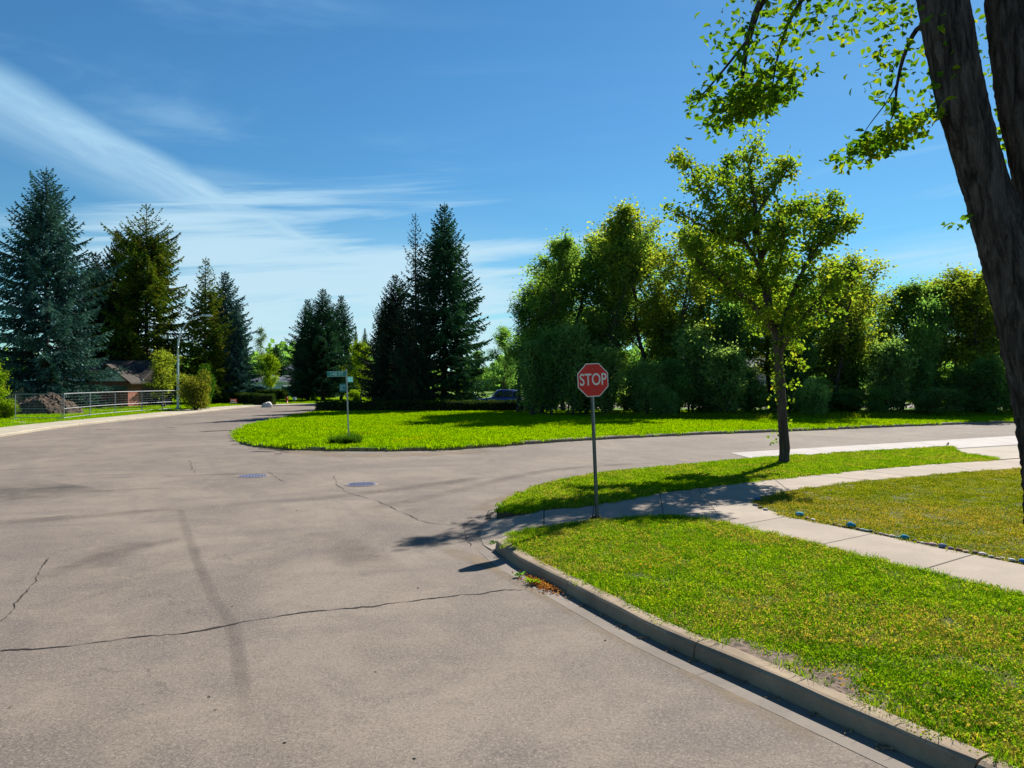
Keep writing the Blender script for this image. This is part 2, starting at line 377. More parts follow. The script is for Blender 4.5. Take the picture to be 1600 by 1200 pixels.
def ribbon(pts, width, mat, z=0.004, jag=0.0, name='stain', parent=None, step=0.25):
    line = rs([G(*p) for p in pts], step); n = len(line); nr = normals(line); wk = [0.0]
    for i in range(n-1): wk.append(wk[-1]*0.93+random.gauss(0, jag*1.3))
    V = []; 
    for i, (p, q) in enumerate(zip(line, nr)):
        w = width*(0.6+0.8*random.random()) if jag else width
        c = p+q*(wk[i] if jag else 0)+q*random.uniform(-jag, jag)*0.3; w *= (0.35+abs(math.sin(i*0.37)+math.sin(i*0.11+1))*0.6) if jag else 1
        if jag and (i == 0 or i == n-1): w = 0.002
        V += [(c.x-q.x*w/2, c.y-q.y*w/2, z), (c.x+q.x*w/2, c.y+q.y*w/2, z)]
    b = MB(); b.add(V, np.array([[2*i, 2*i+2, 2*i+3, 2*i+1] for i in range(n-1)]))
    me = b.mesh(name, mat); uvl = me.uv_layers.new(name='UVMap')
    for l in me.loops:
        vi = l.vertex_index; uvl.data[l.index].uv = ((vi//2)/(n-1), vi % 2)
    if me.polygons and me.polygons[0].normal.z < 0: me.flip_normals()
    return link(name, me, parent)

# ------------------------------------------------------------ ground, road, lawns
ground = polymesh('ground', [(-900, -60), (900, -60), (900, 1500), (-900, 1500)], -0.08, A_SOIL, kind='structure')
road = polymesh('road', [(-40, -30), (70, -30), (110, 60), (110, 100), (-40, 100)], 0.0, A_ROAD, kind='structure')

# near right kerb (base line on the road side), runs from ramp towards and past the camera
nk = [G(773, 860), G(809, 887), G(856, 912), G(919, 947), G(1012, 997), G(1091, 1034), G(1128, 1050)]
d = (nk[-1]-nk[-3]); d.normalize(); nk += [nk[-1]+d*q for q in (1, 2, 4, 7, 11, 16, 22)]
nkl = rs(nk, 0.3)
kerb = struct('kerb')
prof = [(0.0, -0.05), (0.0, 0.0), (0.012, 0.07), (0.02, 0.125), (0.045, 0.147), (0.075, 0.154), (0.19, 0.156), (0.205, 0.15), (0.205, -0.05)]
sweep('kerb_segment', nkl, prof, 2.6, A_KERB, kerb, 0.016, 0.008)
gut = struct('gutter')
sweep('gutter_slab', nkl, [(-0.26, -0.05), (-0.26, 0.0035), (-0.005, 0.006), (-0.005, -0.05)], 2.6, A_GUT, gut, 0.012, 0.001)
nk_in = offset(nkl, 0.205)

# verge kerb north of sidewalk
vk = [G(778, 799), G(800, 785), G(830, 770), G(880, 757), G(950, 745), G(1050, 735), G(1180, 722.5), G(1300, 714.5), G(1400, 708.5), G(1478, 703)]
vkl = rs(vk, 0.4)
verge_kerb = struct('verge_kerb')
sweep('kerb_segment', vkl, [(0.0, -0.05), (0.0, 0.09), (-0.02, 0.12), (-0.14, 0.125), (-0.14, -0.05)][::-1], 3.0, A_KERB, verge_kerb)
vk_in = offset(vkl, -0.14)

ZL = 0.15
def px(pts, z=0.14): return [G(x, y, z) for x, y in pts]
# corner lawn between kerb and branch path
low_branch = px([(794, 834), (850, 824), (919, 814.5), (980, 809), (1037, 805.5), (1090, 809), (1150, 821), (1276, 852), (1437, 891), (1600, 929)])
dl = Vector((2.05, -4.2, 0)).normalized()
low_branch += [low_branch[-1]+dl*6, low_branch[-1]+dl*20]
corner_poly = [(p.x, p.y) for p in nk_in]
corner_poly = [(p.x, p.y) for p in px([(788, 850)])]+corner_poly[2:]+[(p.x, p.y) for p in low_branch[::-1]]
lawn_corner = polymesh('corner_lawn', corner_poly, ZL-0.015, A_LAWN1, A_SOIL, kind='structure')
# right lawn (inside the fork of the walks)
ub = px([(1229, 807), (1364, 833.6), (1521, 866), (1600, 880)]); ub += [ub[-1]+dl*6, ub[-1]+dl*20]
inner = px([(1358, 750.6), (1290, 759), (1232, 766.5), (1190, 776), (1177, 783), (1182, 790), (1200, 796.5)])
rt = px([(1790, 718), (1640, 727.5), (1530, 736), (1430, 744.5)])
right_poly = [(60, -12), (60, 22)]+[(p.x, p.y) for p in rt+inner+ub]
lawn_right = polymesh('right_lawn', right_poly, ZL-0.015, A_LAWN1, A_SOIL, kind='structure')
# verge strip between sidewalk and cross street
vlow = px([(776, 801.5), (850, 797), (928, 789), (1031, 770), (1090, 763), (1137, 757), (1210, 749), (1274, 742), (1375, 731.5), (1459, 725), (1545, 719.5)])
verge_poly = [(p.x, p.y) for p in vk_in]+[(p.x, p.y) for p in px([(1500, 708), (1560, 717)])]+[(p.x, p.y) for p in vlow[::-1]]
lawn_verge = polymesh('verge_lawn', verge_poly, ZL-0.015, A_LAWN1, A_SOIL, kind='structure')
# driveway apron at far right
driveway = polymesh('driveway', [(p.x, p.y) for p in px([(1480, 702.5), (1502, 709), (1563, 717.5), (1700, 709), (1850, 700), (1800, 684)], 0.03)], 0.03, A_DRIVE, A_KERB, kind='structure')

# sidewalk slabs
walk = struct('sidewalk')
def slab(poly, mat=A_CONC, z=0.14, parent=walk, zf=None, name='paving_slab', g=0.008):
    pts = [Vector((p.x, p.y, 0)) for p in poly]; c = sum(pts, Vector())/len(pts)
    n = len(pts); V = []; 
    for (sh, dz) in ((g, -0.2), (g, -0.008), (g+0.008, 0.0)):
        for p in pts:
            dd = (c-p); L = dd.length; q = p+dd*(sh*1.4/L)
            zz = (zf(q) if zf else z)+dz
            V.append((q.x, q.y, zz))
    b = MB(); b.add(V, [np.array([[k*n+i, k*n+(i+1) % n, (k+1)*n+(i+1) % n, (k+1)*n+i] for k in (0, 1) for i in range(n)]), np.array([[2*n+i for i in range(n)]])])
    o = b.obj(name, mat, parent)
    bm = bmesh.new(); bm.from_mesh(o.data); bmesh.ops.triangulate(bm, faces=[f for f in bm.faces if len(f.verts) > 4]); bmesh.ops.recalc_face_normals(bm, faces=bm.faces)
    bm.to_mesh(o.data); bm.free(); return o
rampz = lambda q: 0.008+0.132*min(1, max(0, (q.x+0.45)/0.98))**1.2
slab(px([(776, 801), (763, 806), (755, 815), (749, 830), (755, 843), (768, 851), (790, 848.5), (794, 835), (850, 824.5), (850, 797)], 0.1), zf=rampz)
for q in ([(850, 797), (928, 789), (925, 813.5), (850, 824.5)], [(928, 789), (1031, 770), (1037, 805.5), (980, 809), (925, 813.5)],
          [(1031, 770), (1090, 763), (1132, 817), (1090, 809), (1037, 805.5)],
          [(1090, 763), (1137, 757), (1210, 749), (1232, 766.5), (1190, 776), (1177, 783), (1182, 790), (1200, 796.5), (1229, 807), (1150, 821), (1132, 817)],
          [(1210, 749), (1274, 742), (1358, 750.6), (1290, 759), (1232, 766.5)],
          [(1274, 742), (1345, 735), (1430, 744.5), (1358, 750.6)], [(1345, 735), (1459, 725), (1530, 736), (1430, 744.5)],
          [(1459, 725), (1558, 719), (1640, 727.5), (1530, 736)], [(1558, 719), (1700, 709), (1790, 718), (1640, 727.5)],
          [(1229, 807), (1364, 833.6), (1276, 852), (1150, 821)], [(1364, 833.6), (1521, 866), (1437, 891), (1276, 852)]):
    slab(px(q))
a0, a1 = ub[2], px([(1437, 891)])[0]
for k in range(5):
    b0, b1 = a0+dl*2.1, a1+dl*2.1
    slab([a0, b0, b1, a1]); a0, a1 = b0, b1

# pale concrete lane along the cross street
lane = struct('concrete_lane')
L0, L1 = G(1140, 708), G(1590, 681); ld = (L1-L0).normalized()
S0 = G(1190, 720.5)
low = [G(1190, 721), G(1300, 713), G(1400, 707.2), G(1482, 701.5), G(1600, 694.5)]
ups = [L0, G(1255, 701), G(1360, 694.8), G(1450, 689.4), G(1590, 681)]
ups = [L0, G(1262, 700.6), G(1350, 695.4), G(1432, 690.5), G(1530, 684.6)]
low = [G(1194, 721.3), G(1318, 712.2), G(1405, 706.9), G(1482, 701.5), G(1590, 695.0)]
for i in range(4):
    slab([ups[i], ups[i+1], low[i+1], low[i]], A_CONC_L, 0.012, lane, name='concrete_panel', g=0.005)
slab([ups[4], ups[4]+ld*14, low[4]+ld*14, low[4]], A_CONC_L, 0.012, lane, name='concrete_panel', g=0.005)

# island lawn with far kerb
front = [G(372, 680), G(376, 690), G(395, 697), G(440, 701.5), G(500, 704), G(600, 705), G(700, 703), G(760, 699), G(815, 695)]
far = [G(815, 695), G(870, 691), G(930, 687.5), G(1000, 683.8), G(1100, 679), G(1200, 675.5), G(1300, 671.3), G(1400, 667), G(1500, 663.3), G(1590, 660.5)]
fd = (far[-1]-far[-3]).normalized(); far += [far[-1]+fd*q for q in (4, 9, 15, 22, 30)]
farl = rs(far, 0.6)
far_kerb = struct('far_kerb')
sweep('kerb_segment', farl, [(0.0, -0.05), (0.0, 0.10), (0.03, 0.135), (0.16, 0.14), (0.16, -0.05)], 3.0, A_KERB_D, far_kerb, 0.03, 0.012)
west = [G(490, 646), G(450, 655), G(400, 666), G(378, 675)]
wl = [Vector((-13, 71, 0)), Vector((-16, 66, 0))]+west+front
isl_front = rs(wl, 0.6)
isl = [(p.x, p.y) for p in isl_front]+[(p.x, p.y) for p in offset(farl, 0.16)]+[(62, 71), (0, 71)]
lawn_island = polymesh('island_lawn', isl, 0.125, A_LAWN2, A_DRYEDGE, kind='structure')
# left yard and far yards
lk = [Vector(p+(0,)) for p in [(-14, -25), (-20, 12), (-23, 27), (-24.3, 35.4), (-25.7, 43), (-26.2, 55), (-26.7, 65), (-26.9, 76), (-25.2, 80.5), (-22, 83), (-10, 84.5), (20, 85), (140, 86)]]
lkl = rs(lk, 0.8)
inn = offset(lkl, 2.45)
yard = polymesh('yard_lawn', [(p.x, p.y) for p in inn]+[(300, 90), (500, 900), (-600, 900), (-600, -25)], 0.125, A_LAWN2, A_SOIL, kind='structure')
lwalk = struct('street_sidewalk')
sweep('paving_slab', lkl[30:], [(0, -0.05), (0, 0.10), (0.04, 0.135), (2.43, 0.14), (2.43, -0.05)], 2.4, A_WALK_L, lwalk, 0.012, 0.004)
polymesh('yard_path', [(p.x, p.y) for p in px([(-40, 656.5), (30, 656.8), (70, 659.6), (52, 661.5), (0, 660.3), (-40, 660.5)])], 0.135, A_WALK_L, kind='structure')
polymesh('far_driveway', [(-27, 95), (-18, 91), (-8, 91), (-8, 94), (-20, 97), (-30, 104)], 0.135, A_WALK_L, kind='structure')

# road marks: cracks, stains, old patch outlines
marks = struct('road_wear')
for pts in ([(0, 1017), (102, 1010), (205, 998), (290, 990), (359, 978), (410, 968), (500, 956), (600, 946), (700, 934), (819, 920)],):
    ribbon(pts, 0.026, A_CRACK, 0.005, 0.012, 'pavement_crack', marks, 0.06)
for pts in ([(-60, 740), (60, 731), (128, 727)], [(117, 805), (40, 811), (-60, 817)], [(522, 744), (537, 766), (569, 777), (625, 797), (662, 814), (700, 819)], [(420, 737), (444, 753)], [(297, 720), (302, 739)],
            [(89, 743), (191, 746), (270, 744)], [(74, 872), (60, 893), (44, 920), (20, 946), (-20, 978)], [(740, 812), (732, 824), (730, 839), (738, 853)],
            [(776, 795), (765, 799), (757, 808)], [(-80, 1022), (0, 1017)], [(0,735),(130,727),(290,720)]):
    ribbon(pts, 0.014, A_CRACK, 0.006, 0.010, 'pavement_crack', marks, 0.07)
ribbon([(758, 812), (765, 803), (776, 797)], 0.05, A_CRACK, 0.008, 0.02, 'pavement_crack', marks, 0.08)
for pts, w in (([(-60, 822), (0, 817), (157, 805), (273, 795), (500, 778), (640, 762), (760, 745)], 0.75), ([(280, 790), (297, 845), (328, 923), (359, 971), (376, 1046), (388, 1150)], 0.22),
               ([(60, 905), (160, 868), (290, 840)], 0.5), ([(0, 780), (150, 768), (260, 762)], 0.3), ([(250, 745), (400, 740), (480, 742)], 0.6),
               ([(560, 800), (700, 770), (860, 735), (1040, 722)], 0.7), ([(500, 830), (600, 900)], 1.2), ([(140, 890), (180, 860), (240, 850)], 1.0)):
    ribbon(pts, w, A_STAIN, 0.003, 0, 'tyre_stain', marks)
ribbon([(-60, 775), (60, 765), (128, 758)], 4.5, A_STAINB, 0.002, 0, 'cold_patch', marks)
for pts, w in (([(311, 675), (345, 673), (369, 672)], 0.8), ([(148, 672), (175, 671)], 0.35), ([(258, 668), (275, 668)], 0.4), ([(429, 709.5), (441, 709)], 0.28), ([(436, 706.5), (452, 706.3)], 0.3), ([(365, 681), (374, 686)], 0.3)):
    ribbon(pts, w, A_OIL, 0.007, 0, 'tar_stain', marks, 0.1)
ribbon([(690, 855), (770, 885), (850, 925), (960, 985), (1110, 1060), (1300, 1160)], 0.5, A_DUST, 0.0035, 0, 'gutter_dust', marks)
ribbon([(390, 692), (500, 709), (640, 711), (780, 703)], 1.6, A_DUST, 0.0035, 0, 'gutter_dust', marks)
ribbon([(740, 800), (800, 775), (880, 751), (1000, 735)], 0.6, A_DUST, 0.0035, 0, 'gutter_dust', marks)

# ------------------------------------------------------------ leaf cards
def cards(mb, C, D, L, Wd, mi=0, rg=rng, flat=0.0):
    """diamond leaves: centre C, axis D (unit), length L, width Wd"""
    n = len(C); C = np.asarray(C); D = np.asarray(D); L = np.broadcast_to(L, (n,))[:, None]; Wd = np.broadcast_to(Wd, (n,))[:, None]
    rv = rg.normal(size=(n, 3)); 
    if flat: rv[:, 2] *= (1-flat)
    Sd = np.cross(D, rv); 
    if flat:   # keep side vectors mostly horizontal
        Sd[:, 2] *= (1-flat)
    Sd /= (np.linalg.norm(Sd, axis=1)[:, None]+1e-9)
    V = np.stack([C, C+D*L*0.5+Sd*Wd*0.5, C+D*L, C+D*L*0.5-Sd*Wd*0.5], 1).reshape(-1, 3)
    Q = np.arange(n*4).reshape(n, 4)
    mb.add(V, Q, mi)

def leafcards(mb, C, D, L, Wd, mi=0, rg=rng, flat=0.0):
    """pointed oval leaves with a folded midrib"""
    n = len(C); C = np.asarray(C); L = np.broadcast_to(L, (n,))[:, None]; Wd = np.broadcast_to(Wd, (n,))[:, None]
    rv = rg.normal(size=(n, 3)); rv[:, 2] *= (1-flat); Sd = np.cross(D, rv); Sd[:, 2] *= (1-flat)
    Sd /= (np.linalg.norm(Sd, axis=1)[:, None]+1e-9); Nn = np.cross(D, Sd)
    up = Nn*Wd*0.16; tipd = -Nn*L*0.12
    V = np.stack([C, C+D*L*0.28+Sd*Wd*0.42+up, C+D*L*0.62+Sd*Wd*0.40+up, C+D*L+tipd, C+D*L*0.62-Sd*Wd*0.40+up, C+D*L*0.28-Sd*Wd*0.42+up, C+D*L*0.3, C+D*L*0.65+tipd*0.3], 1).reshape(-1, 3)
    i = (np.arange(n)*8)[:, None]
    mb.add(V, [np.concatenate([i+np.array([[0, 1, 6]]), i+np.array([[0, 6, 5]]), i+np.array([[2, 3, 7]]), i+np.array([[7, 3, 4]])]), np.concatenate([i+np.array([[1, 2, 7, 6]]), i+np.array([[6, 7, 4, 5]])])], mi)

# ------------------------------------------------------------ spruces
def spruce_mesh(H, Rm, seed, p=0.85, droop=0.0, dens=1.0, top_sparse=0.0, mats=None, lop=0.25, base=0.075, card=1.0):
    rg = np.random.default_rng(seed); rd = random.Random(seed)
    mbk = MB(); mbf = MB()
    bend = rd.uniform(-0.15, 0.15)
    tz = np.linspace(0, H, 14); mbk.tube(np.stack([bend*np.sin(tz/H*3), 0*tz, tz], 1), np.interp(tz, [0, H], [H*0.014+0.05, 0.02]), 8)
    C = []; D = []; L = []; Wd = []
    z = base*H
    azl = rd.random()*6.28
    lob = [(rd.random()*6.28, rd.uniform(0.5, 1.3)) for _ in range(3)]
    while z < H*0.985:
        t = (z-base*H)/(H-base*H)
        prof_ = (1-t**p)*(1.0 if t > 0.10 else 0.8+0.2*t/0.10)
        n = rd.choice((5, 6, 7)) if t < 0.9 else 4
        sparse = top_sparse > 0 and t > 1-top_sparse
        for k in range(n):
            a = azl+k*6.283/n+rd.uniform(-0.35, 0.35)
            lf = 1+lop*0.5*math.sin(a*2+z*0.7+lob[0][0])+rd.uniform(-lop, lop*0.6)
            Lb = max(0.25, Rm*prof_*lf)
            if rd.random() < 0.08: Lb *= 1.25
            Lb = max(Lb, 0.12+0.5*(1-t))
            el0 = R(-14-droop)+R(50)*t**1.3+R(rd.uniform(-7, 7))
            up = 0.18+0.12*rd.random()
            ca, sa = math.cos(a), math.sin(a)
            nseg = 5; pts = []
            for q in range(nseg+1):
                s = q/nseg; r = Lb*s
                pts.append((ca*r, sa*r, z+math.tan(el0)*r+up*Lb*s*s))
            mbk.tube(pts, np.linspace(0.012+0.012*Lb, 0.006, nseg+1), 4, cap=False)
            step = 0.16/dens
            s = 0.10 if t > 0.5 else 0.2
            while s < 1.0:
                r = Lb*s; zz = z+math.tan(el0)*r+up*Lb*s*s
                if not (sparse and rd.random() < (0.66 if s < 0.75 else 0.45)):
                    for sgn in (-1, 1):
                        l = min(1.0, 0.42*Lb*(1-s)+0.20)*rd.uniform(0.6, 1.15)
                        da = a+sgn*R(rd.uniform(35, 65)); de = R(rd.uniform(-32, 4))-R(droop*0.6)
                        dx, dy, dz = math.cos(da)*math.cos(de), math.sin(da)*math.cos(de), math.sin(de)
                        m = max(1, int(l/0.17))
                        for w in range(m):
                            q = w*l/m
                            C.append((ca*r+dx*q, sa*r+dy*q, zz+dz*q-0.25*q*q))
                            j = rd.uniform(-0.3, 0.3)
                            D.append((dx-dy*j, dy+dx*j, dz-0.3*q+rd.uniform(-0.15, 0.2)))
                            ks = card*(0.55+0.45*min(1, (1-t)*3)); L.append(0.30*ks*rd.uniform(0.7, 1.3)); Wd.append(0.105*ks*rd.uniform(0.7, 1.3))
                    C.append((ca*r, sa*r, zz)); D.append((ca+rd.uniform(-.3, .3), sa+rd.uniform(-.3, .3), rd.uniform(-0.1, 0.5))); L.append(0.26*card); Wd.append(0.085*card)
                s += step/max(Lb, 0.6)*rd.uniform(0.8, 1.2)
            # upturned tip
            q = pts[-1]
            for w in range(3):
                C.append(q); D.append((ca*0.8+rd.uniform(-.4, .4), sa*0.8+rd.uniform(-.4, .4), 0.5)); L.append(0.24*card); Wd.append(0.07*card)
        azl += 1.1; z += (0.30+0.10*rd.random())*(0.8 if t > 0.7 else 1.0)/dens**0.5*(1.35 if sparse else 1)
    for w in range(10):
        C.append((bend*0.14, 0, H-0.08*w)); D.append((rd.uniform(-.6, .6), rd.uniform(-.6, .6), 0.9)); L.append(0.22); Wd.append(0.06)
    C = np.array(C); D = np.array(D, float); D /= np.linalg.norm(D, axis=1)[:, None]
    # bring outer needle sprays round the trunk where the interior would otherwise be hollow
    cards(mbf, C, D, np.array(L), np.array(Wd), 0, rg); cards(mbf, C, D, np.array(L)*0.9, np.array(Wd), 0, rg)
    return mbk.mesh('trunk', mats[0], True), mbf.mesh('foliage', mats[1])
M_BLUE = mat_leaf('blue_spruce_needles', (0.023, 0.055, 0.051), (0.059, 0.129, 0.116), (0.167, 0.285, 0.255), None, 0, 0.16, 0.5, 0.6, 0.08, (0.9, 1.2, 0.8))
M_GRN = mat_leaf('green_spruce_needles', (0.019, 0.050, 0.031), (0.046, 0.115, 0.062), (0.106, 0.221, 0.103), None, 0, 0.18, 0.5, 0.6, 0.08, (0.9, 1.2, 0.6))
M_DRK = mat_leaf('dark_spruce_needles', (0.017, 0.028, 0.023), (0.030, 0.059, 0.040), (0.069, 0.107, 0.055), (0.165, 0.095, 0.034), -0.15, 0.15, 0.5, 0.6, 0.08, (1.1, 1.1, 0.6))
M_OLV = mat_leaf('olive_spruce_needles', (0.029, 0.061, 0.017), (0.086, 0.152, 0.019), (0.214, 0.295, 0.019), (0.286, 0.232, 0.024), 0.10, 0.28, 0.4, 0.6, 0.08, (1.25, 1.15, 0.5))
SP = {
 'blue': spruce_mesh(20, 5.4, 11, 2.1, 4, 0.85, 0, (A_BARKS, M_BLUE), 0.30, card=1.25),
 'olive': spruce_mesh(19, 5.2, 12, 2.4, 6, 0.95, 0.18, (A_BARKS, M_OLV), 0.38, card=1.25),
 'green': spruce_mesh(20, 4.6, 13, 1.75, 2, 0.95, 0, (A_BARKS, M_GRN), 0.28, card=1.25),
 'slim': spruce_mesh(16, 3.2, 14, 1.9, 5, 1.0, 0, (A_BARKS, M_GRN), 0.3, card=1.2),
 'slimblue': spruce_mesh(16, 3.4, 16, 1.9, 8, 1.0, 0, (A_BARKS, M_BLUE), 0.3, card=1.2),
 'dead': spruce_mesh(19, 3.6, 15, 1.5, -2, 0.85, 0.52, (A_BARKS, M_DRK), 0.4, card=1.1),
 'dark': spruce_mesh(15, 4.2, 17, 1.9, 3, 1.0, 0, (A_BARKS, M_DRK), 0.35, card=1.2),
 'ragged': spruce_mesh(16, 3.4, 18, 1.8, 0, 0.9, 0.25, (A_BARKS, M_OLV), 0.35, card=1.2)}
SPH = dict(blue=20, olive=19, green=20, slim=16, slimblue=16, dead=19, dark=15, ragged=16)
SPR = dict(blue=5.4, olive=5.2, green=4.6, slim=3.2, slimblue=3.4, dead=3.6, dark=4.2, ragged=3.4)
def put_spruce(kind, pxx, top, Yd, rpx, label, rot=0.0, group=None, nm='spruce_tree'):
    Hh = ZA(top, Yd)-0.1; rr = rpx/F*Yd
    t = thing(nm, label, 'tree', (XA(pxx, Yd), Yd, 0.1), (0, 0, rot), group)
    s = (rr/SPR[kind], rr/SPR[kind], Hh/SPH[kind]); t.scale = s
    link('trunk', SP[kind][0], t); link('foliage', SP[kind][1], t); return t
put_spruce('blue', 72, 262, 66, 92, 'tall broad blue-green spruce at left edge behind the dirt mound, its lower limbs sweeping wide', 0.3)
put_spruce('dark', 150, 395, 84, 60, 'dark spruce mostly hidden between the blue spruce and the olive spruce', 2.2)
put_spruce('olive', 229, 320, 85, 74, 'tall olive and yellow-tinged spruce with a thin spire top behind the lamp', 1.0)
put_spruce('dark', 186, 362, 90, 48, 'dark secondary spruce top just left of the olive spruce spire', 3.0)
put_spruce('ragged', 322, 403, 84, 44, 'ragged dark olive spruce just right of the street lamp head', 0.4)
put_spruce('slimblue', 352, 424, 90, 48, 'blue-tinted spruce right of the ragged olive one, at the end of the left row', 1.7)
put_spruce('slimblue', 370, 470, 86, 27, 'small blue spruce at the lower right of the left row beside the clipped hedge', 4.1)
put_spruce('green', 505, 451, 98, 50, 'tallest dark green spruce of the clump across the street behind the street name sign', 0.2)
put_spruce('slim', 481, 468, 101, 34, 'left spruce of the clump behind the street name sign', 1.9)
put_spruce('slim', 533, 462, 102, 32, 'slim right-hand spruce of the clump behind the street name sign', 2.9)
put_spruce('green', 472, 520, 96, 18, 'short spruce at the left foot of the clump behind the street name sign', 2.0)
put_spruce('slim', 432, 538, 170, 22, 'small far spruce poking above the grey-roofed house', 0.9)
put_spruce('slim', 556, 511, 165, 8, 'very narrow far conifer, the left of two beyond the yellow-green tree', 0.9)
put_spruce('slim', 570, 513, 165, 10, 'narrow twin-topped far conifer, the right of two beyond the yellow-green tree', 2.9)
put_spruce('dark', 618, 430, 70, 46, 'shorter dark spruce at the left of the big central pair, limbs upturned', 0.6)
put_spruce('dead', 649, 334, 64, 42, 'thin half-bare spruce with a dead brown top left of the tallest central spruce', 1.4)
put_spruce('green', 694, 318, 68, 76, 'tallest central spruce, dense dark green, behind the low dark hedge', 2.5)
put_spruce('dark', 600, 470, 76, 36, 'low dark spruce at the left foot of the central group', 4.6)

# ------------------------------------------------------------ broadleaf trees
def broad_mesh(H, Rm, seed, mats, trunk_h=0.3, nl=13, leaf=0.16, nleaf=15000, crown='round', clump=0.5, r0=0.16, stems=1):
    rg = np.random.default_rng(seed); rd = random.Random(seed)
    mbk = MB(); mbf = MB(); pts_leaf = []
    def crownr(t):      # t 0..1 through the crown
        if crown == 'column': return 0.55+0.45*math.sin(math.pi*min(1, t*1.05))
        if crown == 'top': return max(0.12, math.sin(math.pi*(0.15+0.80*t)))
        return max(0.15, math.sin(math.pi*(0.12+0.84*t))**0.75)
    for st in range(stems):
        lx, ly = rd.uniform(-0.12, 0.12)*H, rd.uniform(-0.12, 0.12)*H
        ox, oy = (0, 0) if stems == 1 else (rd.uniform(-0.5, 0.5), rd.uniform(-0.4, 0.4))
        zs = np.linspace(0, 1, 12)
        wob = np.cumsum(rg.normal(0, 0.012*H, (12, 2)), 0)
        tp = np.stack([ox+lx*zs**1.5+wob[:, 0], oy+ly*zs**1.5+wob[:, 1], zs*H*0.93], 1); tp[0, :2] = (ox, oy)
        mbk.tube(tp, np.interp(zs, [0, 0.05, 1], [r0*1.3, r0, 0.02]), 7)
        for k in range(nl):
            t = (k+rd.random()*0.8)/nl; zz = H*(trunk_h+(0.93-trunk_h)*t)
            base = np.array([np.interp(zz, tp[:, 2], tp[:, i]) for i in range(3)]); base[2] = zz*0.92
            a = k*2.4+rd.uniform(-0.5, 0.5); Lb = Rm*crownr(t)*rd.uniform(0.7, 1.15)/(1 if stems == 1 else 1.25)
            e0 = R(rd.uniform(22, 48)+(38 if crown == 'top' else 28)*t)
            pts = []; cur = base.copy(); dirv = np.array([math.cos(a)*math.cos(e0), math.sin(a)*math.cos(e0), math.sin(e0)])
            n = 6
            for q in range(n+1):
                pts.append(cur.copy()); dirv = dirv+rg.normal(0, 0.14, 3)+np.array([0, 0, 0.05]); dirv /= np.linalg.norm(dirv); cur = cur+dirv*Lb/n
            pts = np.array(pts); rb = max(0.02, r0*0.42*(1-0.6*t))
            mbk.tube(pts, np.linspace(rb, 0.012, n+1), 5, cap=False)
            for q in range(2, n+1):
                for w in range(4):
                    a2 = rd.random()*6.283; dv = dirv*0.5+np.array([math.cos(a2)*0.9, math.sin(a2)*0.9, rd.uniform(-0.2, 1.2)]); dv /= np.linalg.norm(dv)
                    l2 = Lb*rd.uniform(0.18, 0.42)
                    p2 = np.array([pts[q], pts[q]+dv*l2*0.5+rg.normal(0, 0.05, 3), pts[q]+dv*l2])
                    mbk.tube(p2, [0.014, 0.009, 0.004], 3, cap=False)
                    for s in (0.35, 0.7, 1.0): pts_leaf.append((p2[0]*(1-s)+p2[2]*s, 1.0 if s > 0.5 else 0.6))
        pts_leaf.append((tp[-1], 1.0)); pts_leaf.append((tp[-2], 1.0))
    P0 = np.array([p for p, w in pts_leaf]); w = np.array([w for p, w in pts_leaf])*rg.uniform(0.2, 1.8, len(pts_leaf)); w /= w.sum()
    idx = rg.choice(len(P0), nleaf, p=w)
    C = P0[idx]+rg.normal(0, clump*0.5, (nleaf, 3))*np.where(rg.random((nleaf, 1)) < 0.15, 2.2, 1.0)
    D = rg.normal(size=(nleaf, 3))*np.array([1, 1, 0.6])+np.array([0, 0, -0.25]); D /= np.linalg.norm(D, axis=1)[:, None]
    L = leaf*rg.uniform(0.7, 1.3, nleaf)
    cards(mbf, C, D, L, L*0.72, 0, rg, 0.3)
    return mbk.mesh('trunk', mats[0], True), mbf.mesh('crown', mats[1])
M_POP = mat_leaf('poplar_leaves', (0.062, 0.128, 0.044), (0.138, 0.243, 0.061), (0.250, 0.365, 0.077), (0.375, 0.365, 0.044), -0.05, 0.64, 0.45, tcol=(1.4, 1.45, 0.6))
M_POPY = mat_leaf('yellowing_poplar_leaves', (0.084, 0.130, 0.026), (0.186, 0.254, 0.036), (0.312, 0.364, 0.045), (0.40, 0.37, 0.04), 0.05, 0.64, 0.45, tcol=(1.45, 1.4, 0.55))
M_POPD = mat_leaf('deep_green_leaves', (0.067, 0.144, 0.048), (0.133, 0.252, 0.070), (0.233, 0.368, 0.090), None, 0, 0.62, 0.45, tcol=(1.3, 1.4, 0.65))
M_UND = mat_leaf('undergrowth_leaves', (0.085, 0.157, 0.057), (0.189, 0.293, 0.090), (0.359, 0.460, 0.152), (0.416, 0.489, 0.193), 0.0, 0.62, 0.6, tcol=(1.3, 1.4, 0.7))
M_YG = mat_leaf('yellow_green_leaves', (0.06, 0.12, 0.01), (0.13, 0.24, 0.012), (0.23, 0.33, 0.02), (0.35, 0.30, 0.02), 0.05, 0.55, 0.6)
M_PALE = mat_leaf('pale_birch_leaves', (0.05, 0.09, 0.045), (0.10, 0.16, 0.09), (0.16, 0.22, 0.12), None, 0, 0.5, 0.6)
